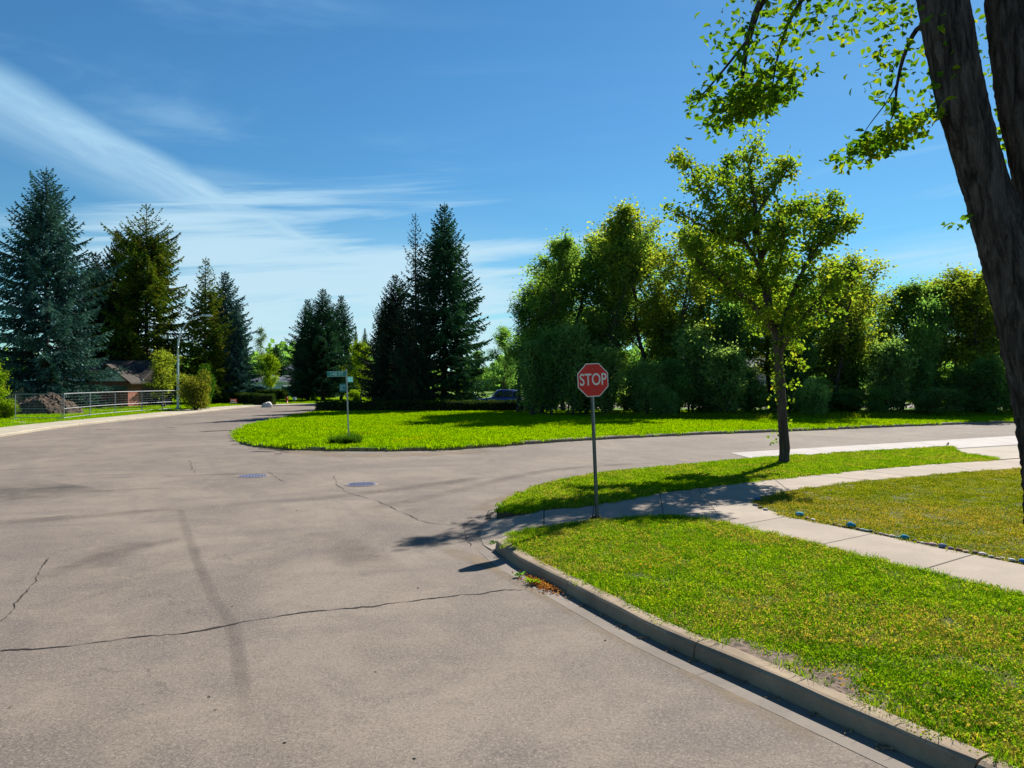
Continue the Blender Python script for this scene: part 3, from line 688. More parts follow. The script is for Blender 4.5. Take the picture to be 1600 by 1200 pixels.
BR = [
 (broad_mesh(16, 3.2, 31, (A_BARKF, M_POP), 0.25, 16, 0.185, 11500, 'top', 0.40, 0.15), 16, 3.2),
 (broad_mesh(16, 3.6, 32, (A_BARKF, M_POPY), 0.25, 16, 0.185, 11500, 'round', 0.42, 0.17), 16, 3.6),
 (broad_mesh(14, 3.4, 33, (A_BARKF, M_POPD), 0.2, 15, 0.185, 11500, 'round', 0.42, 0.15), 14, 3.4),
 (broad_mesh(15, 4.0, 34, (A_BARKF, M_POP), 0.3, 10, 0.185, 10000, 'round', 0.4, 0.13, 3), 15, 4.0),
 (broad_mesh(12, 3.6, 35, (A_BARKF, M_POPY), 0.15, 14, 0.185, 11500, 'round', 0.42, 0.14, 2), 12, 3.6),
 (broad_mesh(9, 3.0, 36, (A_BARKF, M_YG), 0.15, 14, 0.2, 10000, 'round', 0.5, 0.11), 9, 3.0),
 (broad_mesh(13, 1.8, 37, (A_BARKF, M_PALE), 0.2, 14, 0.16, 3500, 'column', 0.4, 0.09), 13, 1.8)]
BR += [(broad_mesh(5, 2.4, 51, (A_BARKF, M_UND), 0.05, 9, 0.17, 9000, 'top', 0.42, 0.05, 5), 5, 2.4),
 (broad_mesh(5, 2.4, 52, (A_BARKF, M_POPD), 0.05, 9, 0.17, 9000, 'round', 0.42, 0.05, 4), 5, 2.4),
 (broad_mesh(6, 2.2, 53, (A_BARKF, M_POP), 0.08, 9, 0.18, 8000, 'top', 0.4, 0.05, 3), 6, 2.2)]
def put_tree(i, pxx, top, Yd, rpx, label, rot=0.0, group=None, nm='poplar_tree'):
    (tm, cm), h0, r0 = BR[i]
    Hh = ZA(top, Yd)-0.1; rr = rpx/F*Yd
    t = thing(nm, label, 'tree', (XA(pxx, Yd), Yd, 0.1), (0, 0, rot), group); t.scale = (rr/r0, rr/r0, Hh/h0*0.98)
    link('trunk', tm, t); link('crown', cm, t); return t
GR = 'trees of the grove across the road'
for a in [
 (3, 812, 430, 60, 40, 'loose green tree at the left end of the grove above the parked cars', 0.3),
 (0, 846, 340, 58, 46, 'tall airy poplar with an open left side where the grove begins', 1.2),
 (2, 880, 400, 63, 55, 'dark green tree filling the space behind the two leftmost poplars', 2.2),
 (0, 905, 322, 60, 66, 'tall poplar directly above the stop sign', 2.9),
 (3, 950, 318, 57, 58, 'multi-stemmed poplar with dark upright trunks right of the stop sign', 0.6),
 (1, 1003, 300, 59, 58, 'highest yellow-green poplar of the grove, left of the young elm', 0.2),
 (1, 1058, 325, 56, 62, 'yellowing poplar rising just left of the young elm crown', 3.3),
 (2, 1100, 390, 62, 60, 'dark tree behind the left side of the young elm', 5.0),
 (3, 1140, 395, 60, 62, 'open-crowned tree with bare dark limbs seen behind the young elm trunk', 1.9),
 (1, 1205, 410, 62, 60, 'yellowish tree right behind the young elm trunk', 4.0),
 (0, 1262, 395, 60, 52, 'poplar whose top fills the gap under the right limbs of the young elm', 5.3),
 (4, 1315, 380, 57, 62, 'golden green tree under the tip of the young elm right limb', 0.8),
 (0, 1370, 420, 62, 46, 'fresh green tree between the golden green trees right of the young elm', 1.4),
 (0, 1408, 418, 60, 48, 'poplar with a ragged top left of the low cloud streak', 2.0),
 (1, 1462, 400, 60, 55, 'broad yellowing tree, highest of the right part of the grove', 2.7),
 (4, 1520, 412, 58, 58, 'golden tree beside the leaning old elm trunk', 3.6),
 (0, 1570, 420, 62, 45, 'poplar half hidden behind the leaning old elm trunk', 0.5),
 (1, 930, 338, 64, 50, 'second-row yellow-green top right above the stop sign', 1.9),
 (0, 978, 325, 63, 46, 'second-row poplar left of the highest tree of the grove', 4.4),
 (0, 1032, 318, 62, 46, 'second-row poplar just right of the highest tree of the grove', 5.4),
 (0, 1340, 408, 66, 48, 'second-row poplar right of the golden green tree', 3.1),
 (0, 1492, 408, 65, 46, 'second-row poplar right of the broad yellowing tree', 2.2),
 (1, 1435, 425, 66, 50, 'second-row yellowing tree left of the broad one', 1.1),
 (1, 1225, 430, 68, 56, 'low second-row tree behind the young elm right limb', 0.7),
 (0, 1165, 392, 64, 46, 'second-row green tree seen between the trunk and left limb of the young elm', 2.8),
 (0, 1290, 402, 63, 46, 'second-row green tree between the young elm trunk and the golden green tree', 0.4),
 (0, 868, 356, 66, 40, 'second-row poplar top between the two leftmost poplars of the grove', 0.9),
 (1, 1550, 418, 63, 44, 'second-row tree left of the leaning old elm trunk', 0.1),
 (4, 1640, 400, 60, 60, 'rightmost golden tree, behind the leaning old elm trunk', 5.6)]:
    put_tree(a[0], a[1], a[2], a[3], a[4]*1.5, a[5], a[6] if len(a) > 6 else 0, GR)
rd = random.Random(5)
for k in range(2):
    xx = 900+k*330+rd.uniform(-20, 20)
    put_tree([2, 4, 2][k % 3], xx, 455+rd.uniform(-15, 25), 72+rd.uniform(-2, 5), 72, 'back-row tree of the grove seen only through gaps between the front trees', rd.random()*6, 'hidden back row of the grove')
put_tree(5, 565, 528, 88, 30, 'bright yellow-green tree left of the central spruces, behind the street name sign', 0, None, 'maple_tree')
put_tree(5, 424, 548, 108, 21, 'bright yellow-green tree in front of the grey-roofed house', 1.5, None, 'maple_tree')
put_tree(6, 411, 498, 118, 16, 'pale feathery birch right of the left spruce row', 0, None, 'birch_tree')
put_tree(5, -8, 560, 50, 26, 'bright yellow-green small tree cut by the left edge of the photo', 2.5, None, 'maple_tree')
put_tree(2, 150, 415, 86, 34, 'olive round-topped tree between the blue spruce and the olive spruce', 0.7, None, 'maple_tree')
put_tree(2, 790, 500, 86, 42, 'dark green tree over the blue parked car', 0.9, None, 'maple_tree')
put_tree(2, 745, 540, 82, 30, 'small green tree left of the blue parked car, behind the hedge', 3.9, None, 'maple_tree')
put_tree(4, 255, 540, 73, 40, 'olive shrub-like tree behind the street lamp pole', 3.9, None, 'maple_tree')

# ------------------------------------------------------------ shrubs and hedges
def shrub_mesh(seed, mat, leaf=0.16, n=6000, lump=0.28, core=None):
    """unit shrub: radius about 1, height 2"""
    rg = np.random.default_rng(seed); mb = MB(); k = MB()
    cs = rg.normal(0, 1, (26, 3)); cs /= np.linalg.norm(cs, axis=1)[:, None]; cs *= rg.uniform(0.35, 0.78, (26, 1)); cs[:, 2] = cs[:, 2]*1.0+0.95; 
    idx = rg.integers(0, 26, n); dv = rg.normal(0, 1, (n, 3)); dv /= np.linalg.norm(dv, axis=1)[:, None]
    C = cs[idx]+dv*lump*rg.uniform(0.6, 1.25, (n, 1)); C[:, 2] = np.maximum(C[:, 2], 0.03)
    D = dv+rg.normal(0, 0.7, (n, 3)); D /= np.linalg.norm(D, axis=1)[:, None]
    cards(mb, C, D, leaf*rg.uniform(0.6, 1.3, n), leaf*0.6, 0, rg)
    for i in range(9):
        e = cs[i]; k.tube([(e[0]*0.1, e[1]*0.1, 0), (e[0]*0.5, e[1]*0.5, e[2]*0.5), tuple(e)], [0.035, 0.022, 0.01], 5, cap=False)
    return k.mesh('stem', core or A_BARKF, True), mb.mesh('foliage', mat)
SH = {'und': shrub_mesh(41, M_UND, 0.13, 6500), 'und2': shrub_mesh(42, M_POPD, 0.13, 6500), 'yg': shrub_mesh(43, M_YG, 0.10, 6000),
      'cedar': shrub_mesh(44, mat_leaf('cedar_leaves', (0.02, 0.06, 0.01), (0.05, 0.13, 0.015), (0.10, 0.20, 0.02), None, 0, 0.35, 0.8), 0.09, 8000, 0.32),
      'gold': shrub_mesh(45, mat_leaf('golden_shrub_leaves', (0.06, 0.085, 0.015), (0.15, 0.18, 0.025), (0.24, 0.25, 0.05), (0.28, 0.2, 0.04), 0.1, 0.4, 0.8), 0.09, 8000, 0.32)}
def put_shrub(kind, pxx, top, Yd, rpx, label, group=None, rot=0.0, cat='bush', nm='shrub', zb=0.1):
    h = ZA(top, Yd)-zb; r = rpx/F*Yd
    t = thing(nm, label, cat, (XA(pxx, Yd), Yd, zb), (0, 0, rot), group); t.scale = (r, r, h/2)
    link('stem', SH[kind][0], t); link('foliage', SH[kind][1], t); return t
lab_u = 'leafy undergrowth bush in deep shade at the foot of the grove'
def thicket(i, pxx, top, Yd, rpx, label, group, rot):
    (tm, cm), h0, r0 = BR[i]; Hh = ZA(top, Yd)-0.1; rr = rpx/F*Yd
    t = thing('shrub', label, 'bush', (XA(pxx, Yd), Yd, 0.1), (0, 0, rot), group); t.scale = (rr/r0, rr/r0, Hh/h0)
    link('stem', tm, t); link('foliage', cm, t); return t
for k in range(26):
    xx = 826+k*32+rd.uniform(-10, 10); yd = 53.6+0.05*k+rd.uniform(-1.2, 1.8)
    thicket(7+k % 2, xx, rd.choice((515, 540, 560, 580, 600, 610))+rd.uniform(-10, 10), yd, 44+rd.uniform(-14, 16), lab_u, 'undergrowth bushes along the grove', rd.random()*6)
for k in range(8):
    xx = 840+k*100+rd.uniform(-10, 10)
    thicket(9 if k % 3 else 8, xx, 490+rd.uniform(-30, 30), 58+rd.uniform(-1, 2), 50, 'tall understorey bush standing behind the front undergrowth of the grove', 'tall understorey bushes inside the grove', rd.random()*6)
for k in range(13):
    thicket(7, 850+k*66, 600+rd.uniform(-12, 8), 64+rd.uniform(-2, 2), 52, 'low leafy thicket deep inside the grove, behind the front undergrowth', 'low thickets deep inside the grove', rd.random()*6)
put_shrub('und', 1270, 590, 52, 30, 'pale grey-green bush right of the young elm trunk at the grove edge', None, 2)
put_shrub('und', 1037, 600, 51.5, 26, 'light green bush at the grove edge right of the stop sign', None, 1)
put_shrub('gold', 306, 574, 65.5, 27, 'rounded yellow-green clipped shrub beside the street lamp', None, 0.5, 'shrub')
put_shrub('cedar', 320, 568, 69, 16, 'dark green cedar shrub close behind the rounded yellow-green one', None, 0.5, 'shrub')
put_shrub('yg', 8, 622, 50, 22, 'low bright green bush at the left photo edge in front of the wooden fence', None, 0.5)
for q, (xx, tp, yd, r_, lb) in enumerate(((555, 608, 92, 16, 'low yellow-green bush left of the central spruce trunks'), (602, 612, 92, 14, 'sunlit low bush glimpsed between spruce trunks behind the hedge'),
        (629, 613, 95, 12, 'small sunlit bush right of the other one behind the hedge'), (681, 614, 92, 9, 'sunlit bush seen between the two thickest spruce trunks'), (720, 600, 84, 10, 'bright leafy bush left of the parked cars'),
        (490, 612, 96, 8, 'yellowish bush at the foot of the spruce clump across the street'), (825, 612, 93, 12, 'sunlit bush right of the blue parked car'))):
    put_shrub('yg', xx, tp, yd, r_, lb, None, q)

def hedge(name, line, h, w, label, mat, leaf=0.07, dens=260, z0=0.1, seed=1):
    rg = np.random.default_rng(seed); L = rs(line, 0.5); t = thing(name, label, 'hedge', (L[0].x, L[0].y, z0)); o0 = np.array([L[0].x, L[0].y])
    nr = normals(L); XY = np.array([(p.x, p.y) for p in L])-o0; NX = np.array([(n.x, n.y) for n in nr]); m = len(L)
    b = MB(); V = []
    pr = [(-0.42, 0.02), (-0.46, 0.5), (-0.40, 0.90), (0, 0.95), (0.40, 0.90), (0.46, 0.5), (0.42, 0.02)]
    for i in range(m):
        for (o_, z_) in pr: 
            jj = rg.normal(0, 0.02); V.append((XY[i, 0]+NX[i, 0]*w*(o_+jj), XY[i, 1]+NX[i, 1]*w*(o_+jj), h*z_+jj*0.5))
    k = len(pr)
    b.add(V, [np.array([[i*k+j, i*k+j+1, (i+1)*k+j+1, (i+1)*k+j] for i in range(m-1) for j in range(k-1)]), np.array([list(range(k))]), np.array([[(m-1)*k+j for j in range(k)]])])
    b.obj('branches', A_HCORE, t)
    tot = sum((q-p).length for p, q in zip(L[:-1], L[1:])); n = int(tot*(2*h+w)*dens)
    s = rg.uniform(0, m-1, n); i0 = s.astype(int); f = (s-i0)[:, None]; i1 = np.minimum(i0+1, m-1)
    base = XY[i0]*(1-f)+XY[i1]*f; nn = NX[i0]
    q = rg.uniform(0, 2*h+w, n); side = np.where(q < h, -0.5, np.where(q < h+w, (q-h)/w-0.5, 0.5)); zz = np.where(q < h, q, np.where(q < h+w, h, 2*h+w-q))
    lum = 0.04*np.sin(s*1.9)+0.03*np.sin(s*4.7+1); side = side*(1+lum*1.5)+rg.normal(0, 0.02, n)
    C = np.stack([base[:, 0]+nn[:, 0]*side*w, base[:, 1]+nn[:, 1]*side*w, np.clip(zz*(1+lum)+rg.normal(0, 0.025, n), 0.02, None)], 1)
    # ends
    D = rg.normal(0, 1, (n, 3)); D[:, 2] = abs(D[:, 2])*0.8; D /= np.linalg.norm(D, axis=1)[:, None]
    f_ = MB(); cards(f_, C, D, leaf*rg.uniform(0.7, 1.4, n), leaf*0.6, 0, rg)
    n2 = int(w*h*dens*2)
    for e in (0, m-1):
        C = np.stack([XY[e, 0]+NX[e, 0]*rg.uniform(-.5, .5, n2)*w+rg.normal(0, .03, n2), XY[e, 1]+NX[e, 1]*rg.uniform(-.5, .5, n2)*w+rg.normal(0, .03, n2), rg.uniform(0.02, h, n2)], 1)
        D = rg.normal(0, 1, (n2, 3)); D /= np.linalg.norm(D, axis=1)[:, None]; cards(f_, C, D, leaf, leaf*0.6, 0, rg)
    f_.obj('foliage', mat, t); return t
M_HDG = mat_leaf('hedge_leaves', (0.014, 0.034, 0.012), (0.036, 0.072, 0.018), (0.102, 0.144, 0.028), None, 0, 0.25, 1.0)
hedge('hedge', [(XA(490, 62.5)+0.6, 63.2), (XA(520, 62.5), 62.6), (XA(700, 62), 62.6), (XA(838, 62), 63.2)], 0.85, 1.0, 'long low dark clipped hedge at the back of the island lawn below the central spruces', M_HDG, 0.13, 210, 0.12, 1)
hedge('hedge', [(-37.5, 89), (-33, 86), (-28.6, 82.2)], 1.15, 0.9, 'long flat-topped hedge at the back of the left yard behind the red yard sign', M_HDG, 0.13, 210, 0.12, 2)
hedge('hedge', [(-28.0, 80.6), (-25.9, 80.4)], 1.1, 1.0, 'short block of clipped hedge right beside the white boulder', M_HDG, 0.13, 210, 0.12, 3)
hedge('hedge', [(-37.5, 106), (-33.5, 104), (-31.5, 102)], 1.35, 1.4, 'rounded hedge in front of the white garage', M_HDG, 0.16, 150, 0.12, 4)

# ------------------------------------------------------------ young elm (foreground)
M_ELM = mat_leaf('elm_leaves', (0.055, 0.120, 0.018), (0.150, 0.245, 0.026), (0.270, 0.345, 0.035), (0.34, 0.26, 0.03), -0.05, 0.6, 0.9, tcol=(1.4, 1.4, 0.55))
def grow_tree(root, limbs, Yd, mats, seed, leaf, nleaf, clump=0.24, tw=3, twl=(0.35, 1.0), leafy=0.12, trunk_name='trunk', origin=None, fan=(0.4, 1.0, 0.5), twigstep=0.28):
    """limbs: list of (points[(px,py,dY)], r_start, r_end); first one is the trunk"""
    rg = np.random.default_rng(seed); rd_ = random.Random(seed); O = np.array(origin)
    mbk = None; LP = []
    for li, (pts, ra, rb) in enumerate(limbs):
        A = np.array([tuple(P(x, y, Yd+dy)) for x, y, dy in pts])-O
        T = np.linspace(0, len(A)-1, (len(A)-1)*5+1); i0 = np.clip(T.astype(int), 0, len(A)-2); f = (T-i0)[:, None]
        p0 = A[np.maximum(i0-1, 0)]; p1 = A[i0]; p2 = A[i0+1]; p3 = A[np.minimum(i0+2, len(A)-1)]
        C = 0.5*(2*p1+(p2-p0)*f+(2*p0-5*p1+4*p2-p3)*f*f+(3*p1-p0-3*p2+p3)*f**3)
        C[1:] += rg.normal(0, 0.012 if li else 0.006, C[1:].shape)
        rr = np.linspace(ra, rb, len(C))
        b = MB()
        if li == 0:
            rr = rr*(1+0.35*np.exp(-np.arange(len(C))*0.9)); rr *= rg.uniform(0.95, 1.06, len(C)); b.tube(C, rr, 14)
            b.obj(trunk_name, mats[0], root, True); continue
        rr = rr*1.2; b.tube(C, rr, 7)
        Ln = np.concatenate([[0], np.cumsum(np.linalg.norm(np.diff(C, axis=0), axis=1))])
        s = Ln[-1]*leafy
        while s < Ln[-1]:
            c = np.array([np.interp(s, Ln, C[:, i]) for i in range(3)])
            k = min(len(C)-2, int(np.searchsorted(Ln, s))); dr = C[k+1]-C[k]; dr /= np.linalg.norm(dr)+1e-9
            fr = s/Ln[-1]
            for _ in range(tw):
                dv = dr*fan[0]+rg.normal(0, 1, 3)*np.array([fan[1], fan[1], fan[2]])+np.array([0, 0, 0.25]); dv /= np.linalg.norm(dv)
                l = rd_.uniform(*twl)*(1-0.35*fr)
                e = c+dv*l; mid = (c+e)/2+rg.normal(0, 0.04, 3)+np.array([0, 0, 0.04])
                b.tube([c, mid, e], [min(rr[k], 0.016), 0.009, 0.004], 3, cap=False)
                for q in (0.3, 0.6, 0.85, 1.0): LP.append(((1-q)*c+q*e, rd_.uniform(0.3, 1.6)))
            s += twigstep*rd_.uniform(0.7, 1.3)
        LP.append((C[-1], 1.5))
        b.obj('limb', mats[0], root, True)
    P0 = np.array([p for p, w in LP]); w = np.array([w for p, w in LP]); w /= w.sum()
    idx = rg.choice(len(P0), nleaf, p=w); C = P0[idx]+rg.normal(0, clump*0.5, (nleaf, 3))
    D = rg.normal(size=(nleaf, 3))*np.array([1, 1, 0.7])+np.array([0, 0, -0.35]); D /= np.linalg.norm(D, axis=1)[:, None]
    L = leaf*rg.uniform(0.65, 1.3, nleaf); f_ = MB(); leafcards(f_, C, D, L, L*0.66, 0, rg, 0.25)
    return f_, LP
YE = 22.6; eo = Vector((XA(1225, YE), YE, 0.12))
elm = thing('elm_tree', 'young elm with a slender leaning trunk standing in the grass verge by the sidewalk', 'tree', eo)
TRUNK = [(1225, 733, 0), (1225, 690, 0), (1222, 640, 0), (1219, 590, 0), (1215, 545, 0), (1211, 510, 0)]
limbs = [(TRUNK, 0.155, 0.115),
 ([(1211, 512, 0), (1200, 470, 0.1), (1192, 425, 0.2), (1184, 370, 0.3), (1178, 310, 0.3), (1172, 260, 0.2), (1180, 232, 0.2)], 0.13, 0.015),
 ([(1212, 520, 0), (1190, 490, -0.3), (1160, 462, -0.6), (1128, 440, -0.9), (1098, 415, -1.2), (1075, 385, -1.3)], 0.09, 0.015),
 ([(1216, 545, 0), (1226, 500, 0.3), (1240, 455, 0.6), (1262, 410, 0.8), (1285, 375, 1.0), (1318, 350, 1.1), (1338, 348, 1.2)], 0.085, 0.012),
 ([(1217, 560, 0), (1236, 520, -0.4), (1262, 487, -0.8), (1285, 460, -1.2), (1305, 430, -1.4)], 0.06, 0.012),
 ([(1192, 425, 0.2), (1165, 380, 0.0), (1130, 345, -0.3), (1098, 300, -0.5), (1078, 262, -0.6), (1062, 245, -0.6)], 0.06, 0.010),
 ([(1180, 340, 0.3), (1205, 300, 0.6), (1228, 270, 0.8), (1245, 252, 0.9)], 0.045, 0.010),
 ([(1184, 370, 0.3), (1150, 320, 0.9), (1130, 280, 1.2), (1140, 245, 1.3)], 0.045, 0.010),
 ([(1192, 400, 0.2), (1220, 350, -0.6), (1240, 320, -1.0), (1262, 345, -1.4)], 0.045, 0.010),
 ([(1165, 380, 0), (1120, 365, -0.4), (1085, 345, -0.6), (1058, 330, -0.6)], 0.035, 0.008),
 ([(1196, 450, 0.1), (1170, 430, 1.0), (1140, 405, 1.6), (1110, 370, 2.0)], 0.045, 0.010),
 ([(1262, 410, 0.8), (1275, 360, 1.4), (1290, 325, 1.8), (1300, 318, 1.9)], 0.04, 0.010),
 ([(1196, 450, 0.1), (1215, 420, -1.0), (1225, 380, -1.7), (1215, 340, -2.0)], 0.045, 0.010),
 ([(1213, 530, 0), (1205, 500, 0.9), (1180, 475, 1.6), (1165, 450, 2.0)], 0.04, 0.010)]
fm, _ = grow_tree(elm, limbs, YE, (A_BARK, M_ELM), 61, 0.135, 17500, 0.24, 3, (0.35, 1.2), 0.15, origin=tuple(eo))
rg = np.random.default_rng(3)
tr = np.array([tuple(P(x, y, YE+dy)) for x, y, dy in TRUNK[2:]+[(1200, 470, 0)]])-np.array(eo)
C = []
for cx, cy, n in ((-0.22, 3.2, 60), (0.2, 3.05, 30), (-0.2, 2.75, 60), (0.22, 2.4, 35), (-0.22, 2.35, 40), (-0.25, 1.95, 14), (0.22, 1.9, 12), (0.2, 1.25, 8), (-0.28, 0.75, 24), (0.4, 3.5, 90), (0.5, 3.0, 50), (-0.2, 3.6, 80)):
    C.append(rg.normal(0, 0.10, (n, 3))+np.array([cx, -0.05, cy]))
C = np.concatenate(C); D = rg.normal(size=C.shape); D /= np.linalg.norm(D, axis=1)[:, None]; cards(fm, C, D, 0.11, 0.075, 0, rg)
fm.obj('crown', M_ELM, elm)

# ------------------------------------------------------------ old elm at the right edge
YO = 6.8; oo = Vector((5.31, YO, 0.13))
old = thing('elm_tree', 'massive old elm with dark furrowed bark leaning in at the right edge of the photo', 'tree', oo)
def bark_stem(pts, radii, name, seed, k=110, ring=0.035):
    rg = np.random.default_rng(seed); A = np.array(pts, float); Ls = np.concatenate([[0], np.cumsum(np.linalg.norm(np.diff(A, axis=0), axis=1))])
    n = int(Ls[-1]/ring); s = np.linspace(0, Ls[-1], n)
    C = np.stack([np.interp(s, Ls, A[:, i]) for i in range(3)], 1)
    ker = np.hanning(31); ker /= ker.sum()
    for i in range(3):
        pad = np.pad(C[:, i], 15, mode='reflect', reflect_type='odd'); C[:, i] = np.convolve(pad, ker, 'valid')
    rr = np.interp(s, Ls, radii)
    T = np.gradient(C, axis=0); T /= np.linalg.norm(T, axis=1)[:, None]
    Ax = np.cross(T, [0, 1, 0]); Ax /= np.linalg.norm(Ax, axis=1)[:, None]; By = np.cross(T, Ax)
    a = np.arange(k)/k*2*math.pi
    # furrows: ridged bands, wandering and interlacing upwards
    disp = np.zeros((n, k))
    for (fq, amp, wv, ph) in ((19, 1.0, 0.35, 0.0), (27, 0.8, 0.5, 1.3), (11, 0.5, 0.25, 2.1), (43, 0.5, 0.8, 0.7)):
        wand = np.cumsum(rg.normal(0, wv*0.16, n)); wand2 = np.cumsum(rg.normal(0, wv*0.12, n))
        disp += amp*(np.abs(np.sin((a[None, :]*fq+wand[:, None])*0.5+ph+0.8*np.sin(a[None, :]*3+wand2[:, None])))**0.6-0.6)
    brk = np.clip(np.convolve(rg.normal(0, 1, n+8), np.ones(9)/9, 'valid')*2.2, -1, 1)
    fine = rg.normal(0, 1, (n, k)); fine = (fine+np.roll(fine, 1, 1)+np.roll(fine, 1, 0)+np.roll(fine, 2, 0))/4
    disp += 0.55*fine*(1+0.3*brk[:, None])
    low = 0.05*np.sin(a*3+1)+0.04*np.sin(a*5+2)
    rad = rr[:, None]*(1+low[None, :])+0.022*disp*(rr[:, None]/0.3)
    V = C[:, None, :]+rad[..., None]*(np.cos(a)[None, :, None]*Ax[:, None, :]+np.sin(a)[None, :, None]*By[:, None, :])
    i = np.arange(n-1)[:, None]*k; j = np.arange(k)[None, :]; j2 = (j+1) % k
    b = MB(); b.add(V.reshape(-1, 3), np.stack([i+j, i+j2, i+k+j2, i+k+j], -1).reshape(-1, 4)); return b.obj(name, A_BARKBIG, old, True)
bark_stem([(0, 0, -0.1), (0.0, 0, 0.12), (-0.06, 0, 0.6), (-0.16, 0, 1.4), (-0.22, 0.0, 1.86), (-0.34, 0, 2.45), (-0.56, 0, 3.2), (-0.73, 0, 3.63), (-0.95, 0, 4.22), (-1.08, 0, 4.66), (-1.20, 0.0, 5.1), (-1.33, 0.0, 5.8), (-1.45, 0.1, 6.8), (-1.6, 0.1, 8.2)],
          [0.58, 0.46, 0.40, 0.36, 0.34, 0.32, 0.275, 0.23, 0.175, 0.175, 0.185, 0.19, 0.17, 0.12], 'trunk', 71)
bark_stem([(0.05, 0.05, 1.4), (-0.02, 0.06, 2.3), (-0.10, 0.08, 3.0), (-0.16, 0.1, 3.6), (-0.26, 0.12, 4.22), (-0.36, 0.13, 4.66), (-0.46, 0.14, 5.1), (-0.56, 0.2, 6.0), (-0.54, 0.3, 7.5), (-0.5, 0.4, 8.6)],
          [0.24, 0.31, 0.31, 0.29, 0.26, 0.255, 0.25, 0.23, 0.18, 0.12], 'second_stem', 72)
M_OLD = mat_leaf('old_elm_leaves', (0.030, 0.094, 0.011), (0.075, 0.165, 0.013), (0.170, 0.253, 0.013), (0.240, 0.264, 0.013), 0.0, 0.5, 1.4)
def oldlimb(pts, r0, r1, name='limb'):
    b = MB(); A = np.array([tuple(q) for q in pts])-np.array(oo)
    T = np.linspace(0, len(A)-1, (len(A)-1)*4+1); i0 = np.clip(T.astype(int), 0, len(A)-2); f = (T-i0)[:, None]
    p0 = A[np.maximum(i0-1, 0)]; p1 = A[i0]; p2 = A[i0+1]; p3 = A[np.minimum(i0+2, len(A)-1)]
    C = 0.5*(2*p1+(p2-p0)*f+(2*p0-5*p1+4*p2-p3)*f*f+(3*p1-p0-3*p2+p3)*f**3)
    b.tube(C, np.linspace(r0, r1, len(C)), 7); b.obj(name, A_BARKBIG, old, True); return C
oldlimb([P(1470, 10, 6.9), P(1400, -40, 7.6), P(1300, -60, 8.4), P(1200, -10, 9), P(1170, 60, 9.2), P(1160, 120, 9.2), P(1150, 165, 9.2)], 0.10, 0.008)
oldlimb([P(1300, -60, 8.4), P(1240, 20, 8.6), P(1215, 90, 8.7), P(1205, 150, 8.8)], 0.03, 0.005, 'twig')
oldlimb([P(1478, 60, 6.8), P(1440, 40, 7.0), P(1415, 80, 7.2), P(1402, 130, 7.3), P(1398, 170, 7.3), P(1385, 205, 7.3)], 0.03, 0.004, 'twig')
oldlimb([P(1402, 130, 7.3), P(1385, 160, 7.3), P(1362, 190, 7.3), P(1345, 215, 7.3)], 0.008, 0.003, 'twig')
oldlimb([P(1170, 60, 9.2), P(1130, 110, 9.3), P(1095, 150, 9.3), P(1078, 158, 9.3)], 0.02, 0.004, 'twig')
oldlimb([P(1475, 150, 6.6), P(1466, 170, 6.5), P(1462, 190, 6.5)], 0.008, 0.003, 'twig')
oldlimb([P(1530, 330, 6.6), P(1512, 335, 6.5), P(1502, 345, 6.5)], 0.006, 0.002, 'twig')
oldlimb([P(1560, 230, 6.9), P(1556, 250, 6.9), P(1552, 262, 6.9)], 0.005, 0.002, 'twig')
rg = np.random.default_rng(9); fo = MB()
def blob(px_, py_, Yd, sx_, sy_, n, leaf=0.085, lean=0.0):
    c = P(px_, py_, Yd)-oo; s = Yd/F
    C = rg.normal(0, 1, (n, 3)); C = np.clip(C, -1.9, 1.9); 
    off = C*np.array([sx_*s, 0.35 if sx_ > 8 else 0.06, sy_*s]); off[:, 2] += lean*off[:, 0]
    # bunch leaves on little sprays
    off = off+rg.normal(0, 0.03, (n, 3))
    D = rg.normal(size=(n, 3))*np.array([1, 1, 0.6])+np.array([-0.3, 0, -0.5]); D /= np.linalg.norm(D, axis=1)[:, None]
    L = leaf*rg.uniform(0.7, 1.25, n); leafcards(fo, np.array(c)+off, D, L, L*0.62, 0, rg, 0.4)
for (a_, b_, yy, sx_, sy_, n, ln) in ((1165, 160, 9.2, 30, 10, 400, 0), (1208, 148, 8.8, 22, 7, 240, 0), (1142, 178, 9.2, 22, 6, 150, 0), (1190, 120, 9.0, 30, 20, 200, 0), (1095, 152, 9.3, 12, 4, 70, 0), (1160, 60, 9.2, 40, 35, 170, 0), (1240, 20, 8.6, 45, 35, 170, 0),
        (1385, 222, 7.3, 24, 8, 330, 0.1), (1418, 200, 7.3, 12, 8, 110, 0), (1350, 220, 7.3, 14, 5, 110, 0), (1398, 172, 7.3, 9, 6, 26, 0), (1425, 155, 7.2, 12, 8, 30, 0), (1380, 155, 7.3, 8, 5, 12, 0), (1410, 100, 7.2, 25, 22, 90, 0),
        (1455, 175, 6.9, 5, 9, 14, 0), (1502, 342, 6.8, 5, 6, 10, 0), (1556, 215, 7.6, 5, 34, 34, 0), (1400, 20, 7.5, 50, 35, 240, 0), (1570, 60, 8.0, 80, 60, 300, 0), (1300, -20, 8.4, 60, 40, 260, 0)):
    blob(a_, b_, yy, sx_*0.8, sy_*0.8, n, 0.105 if yy > 8 else 0.085, ln)
fo.obj('leaves', M_OLD, old)

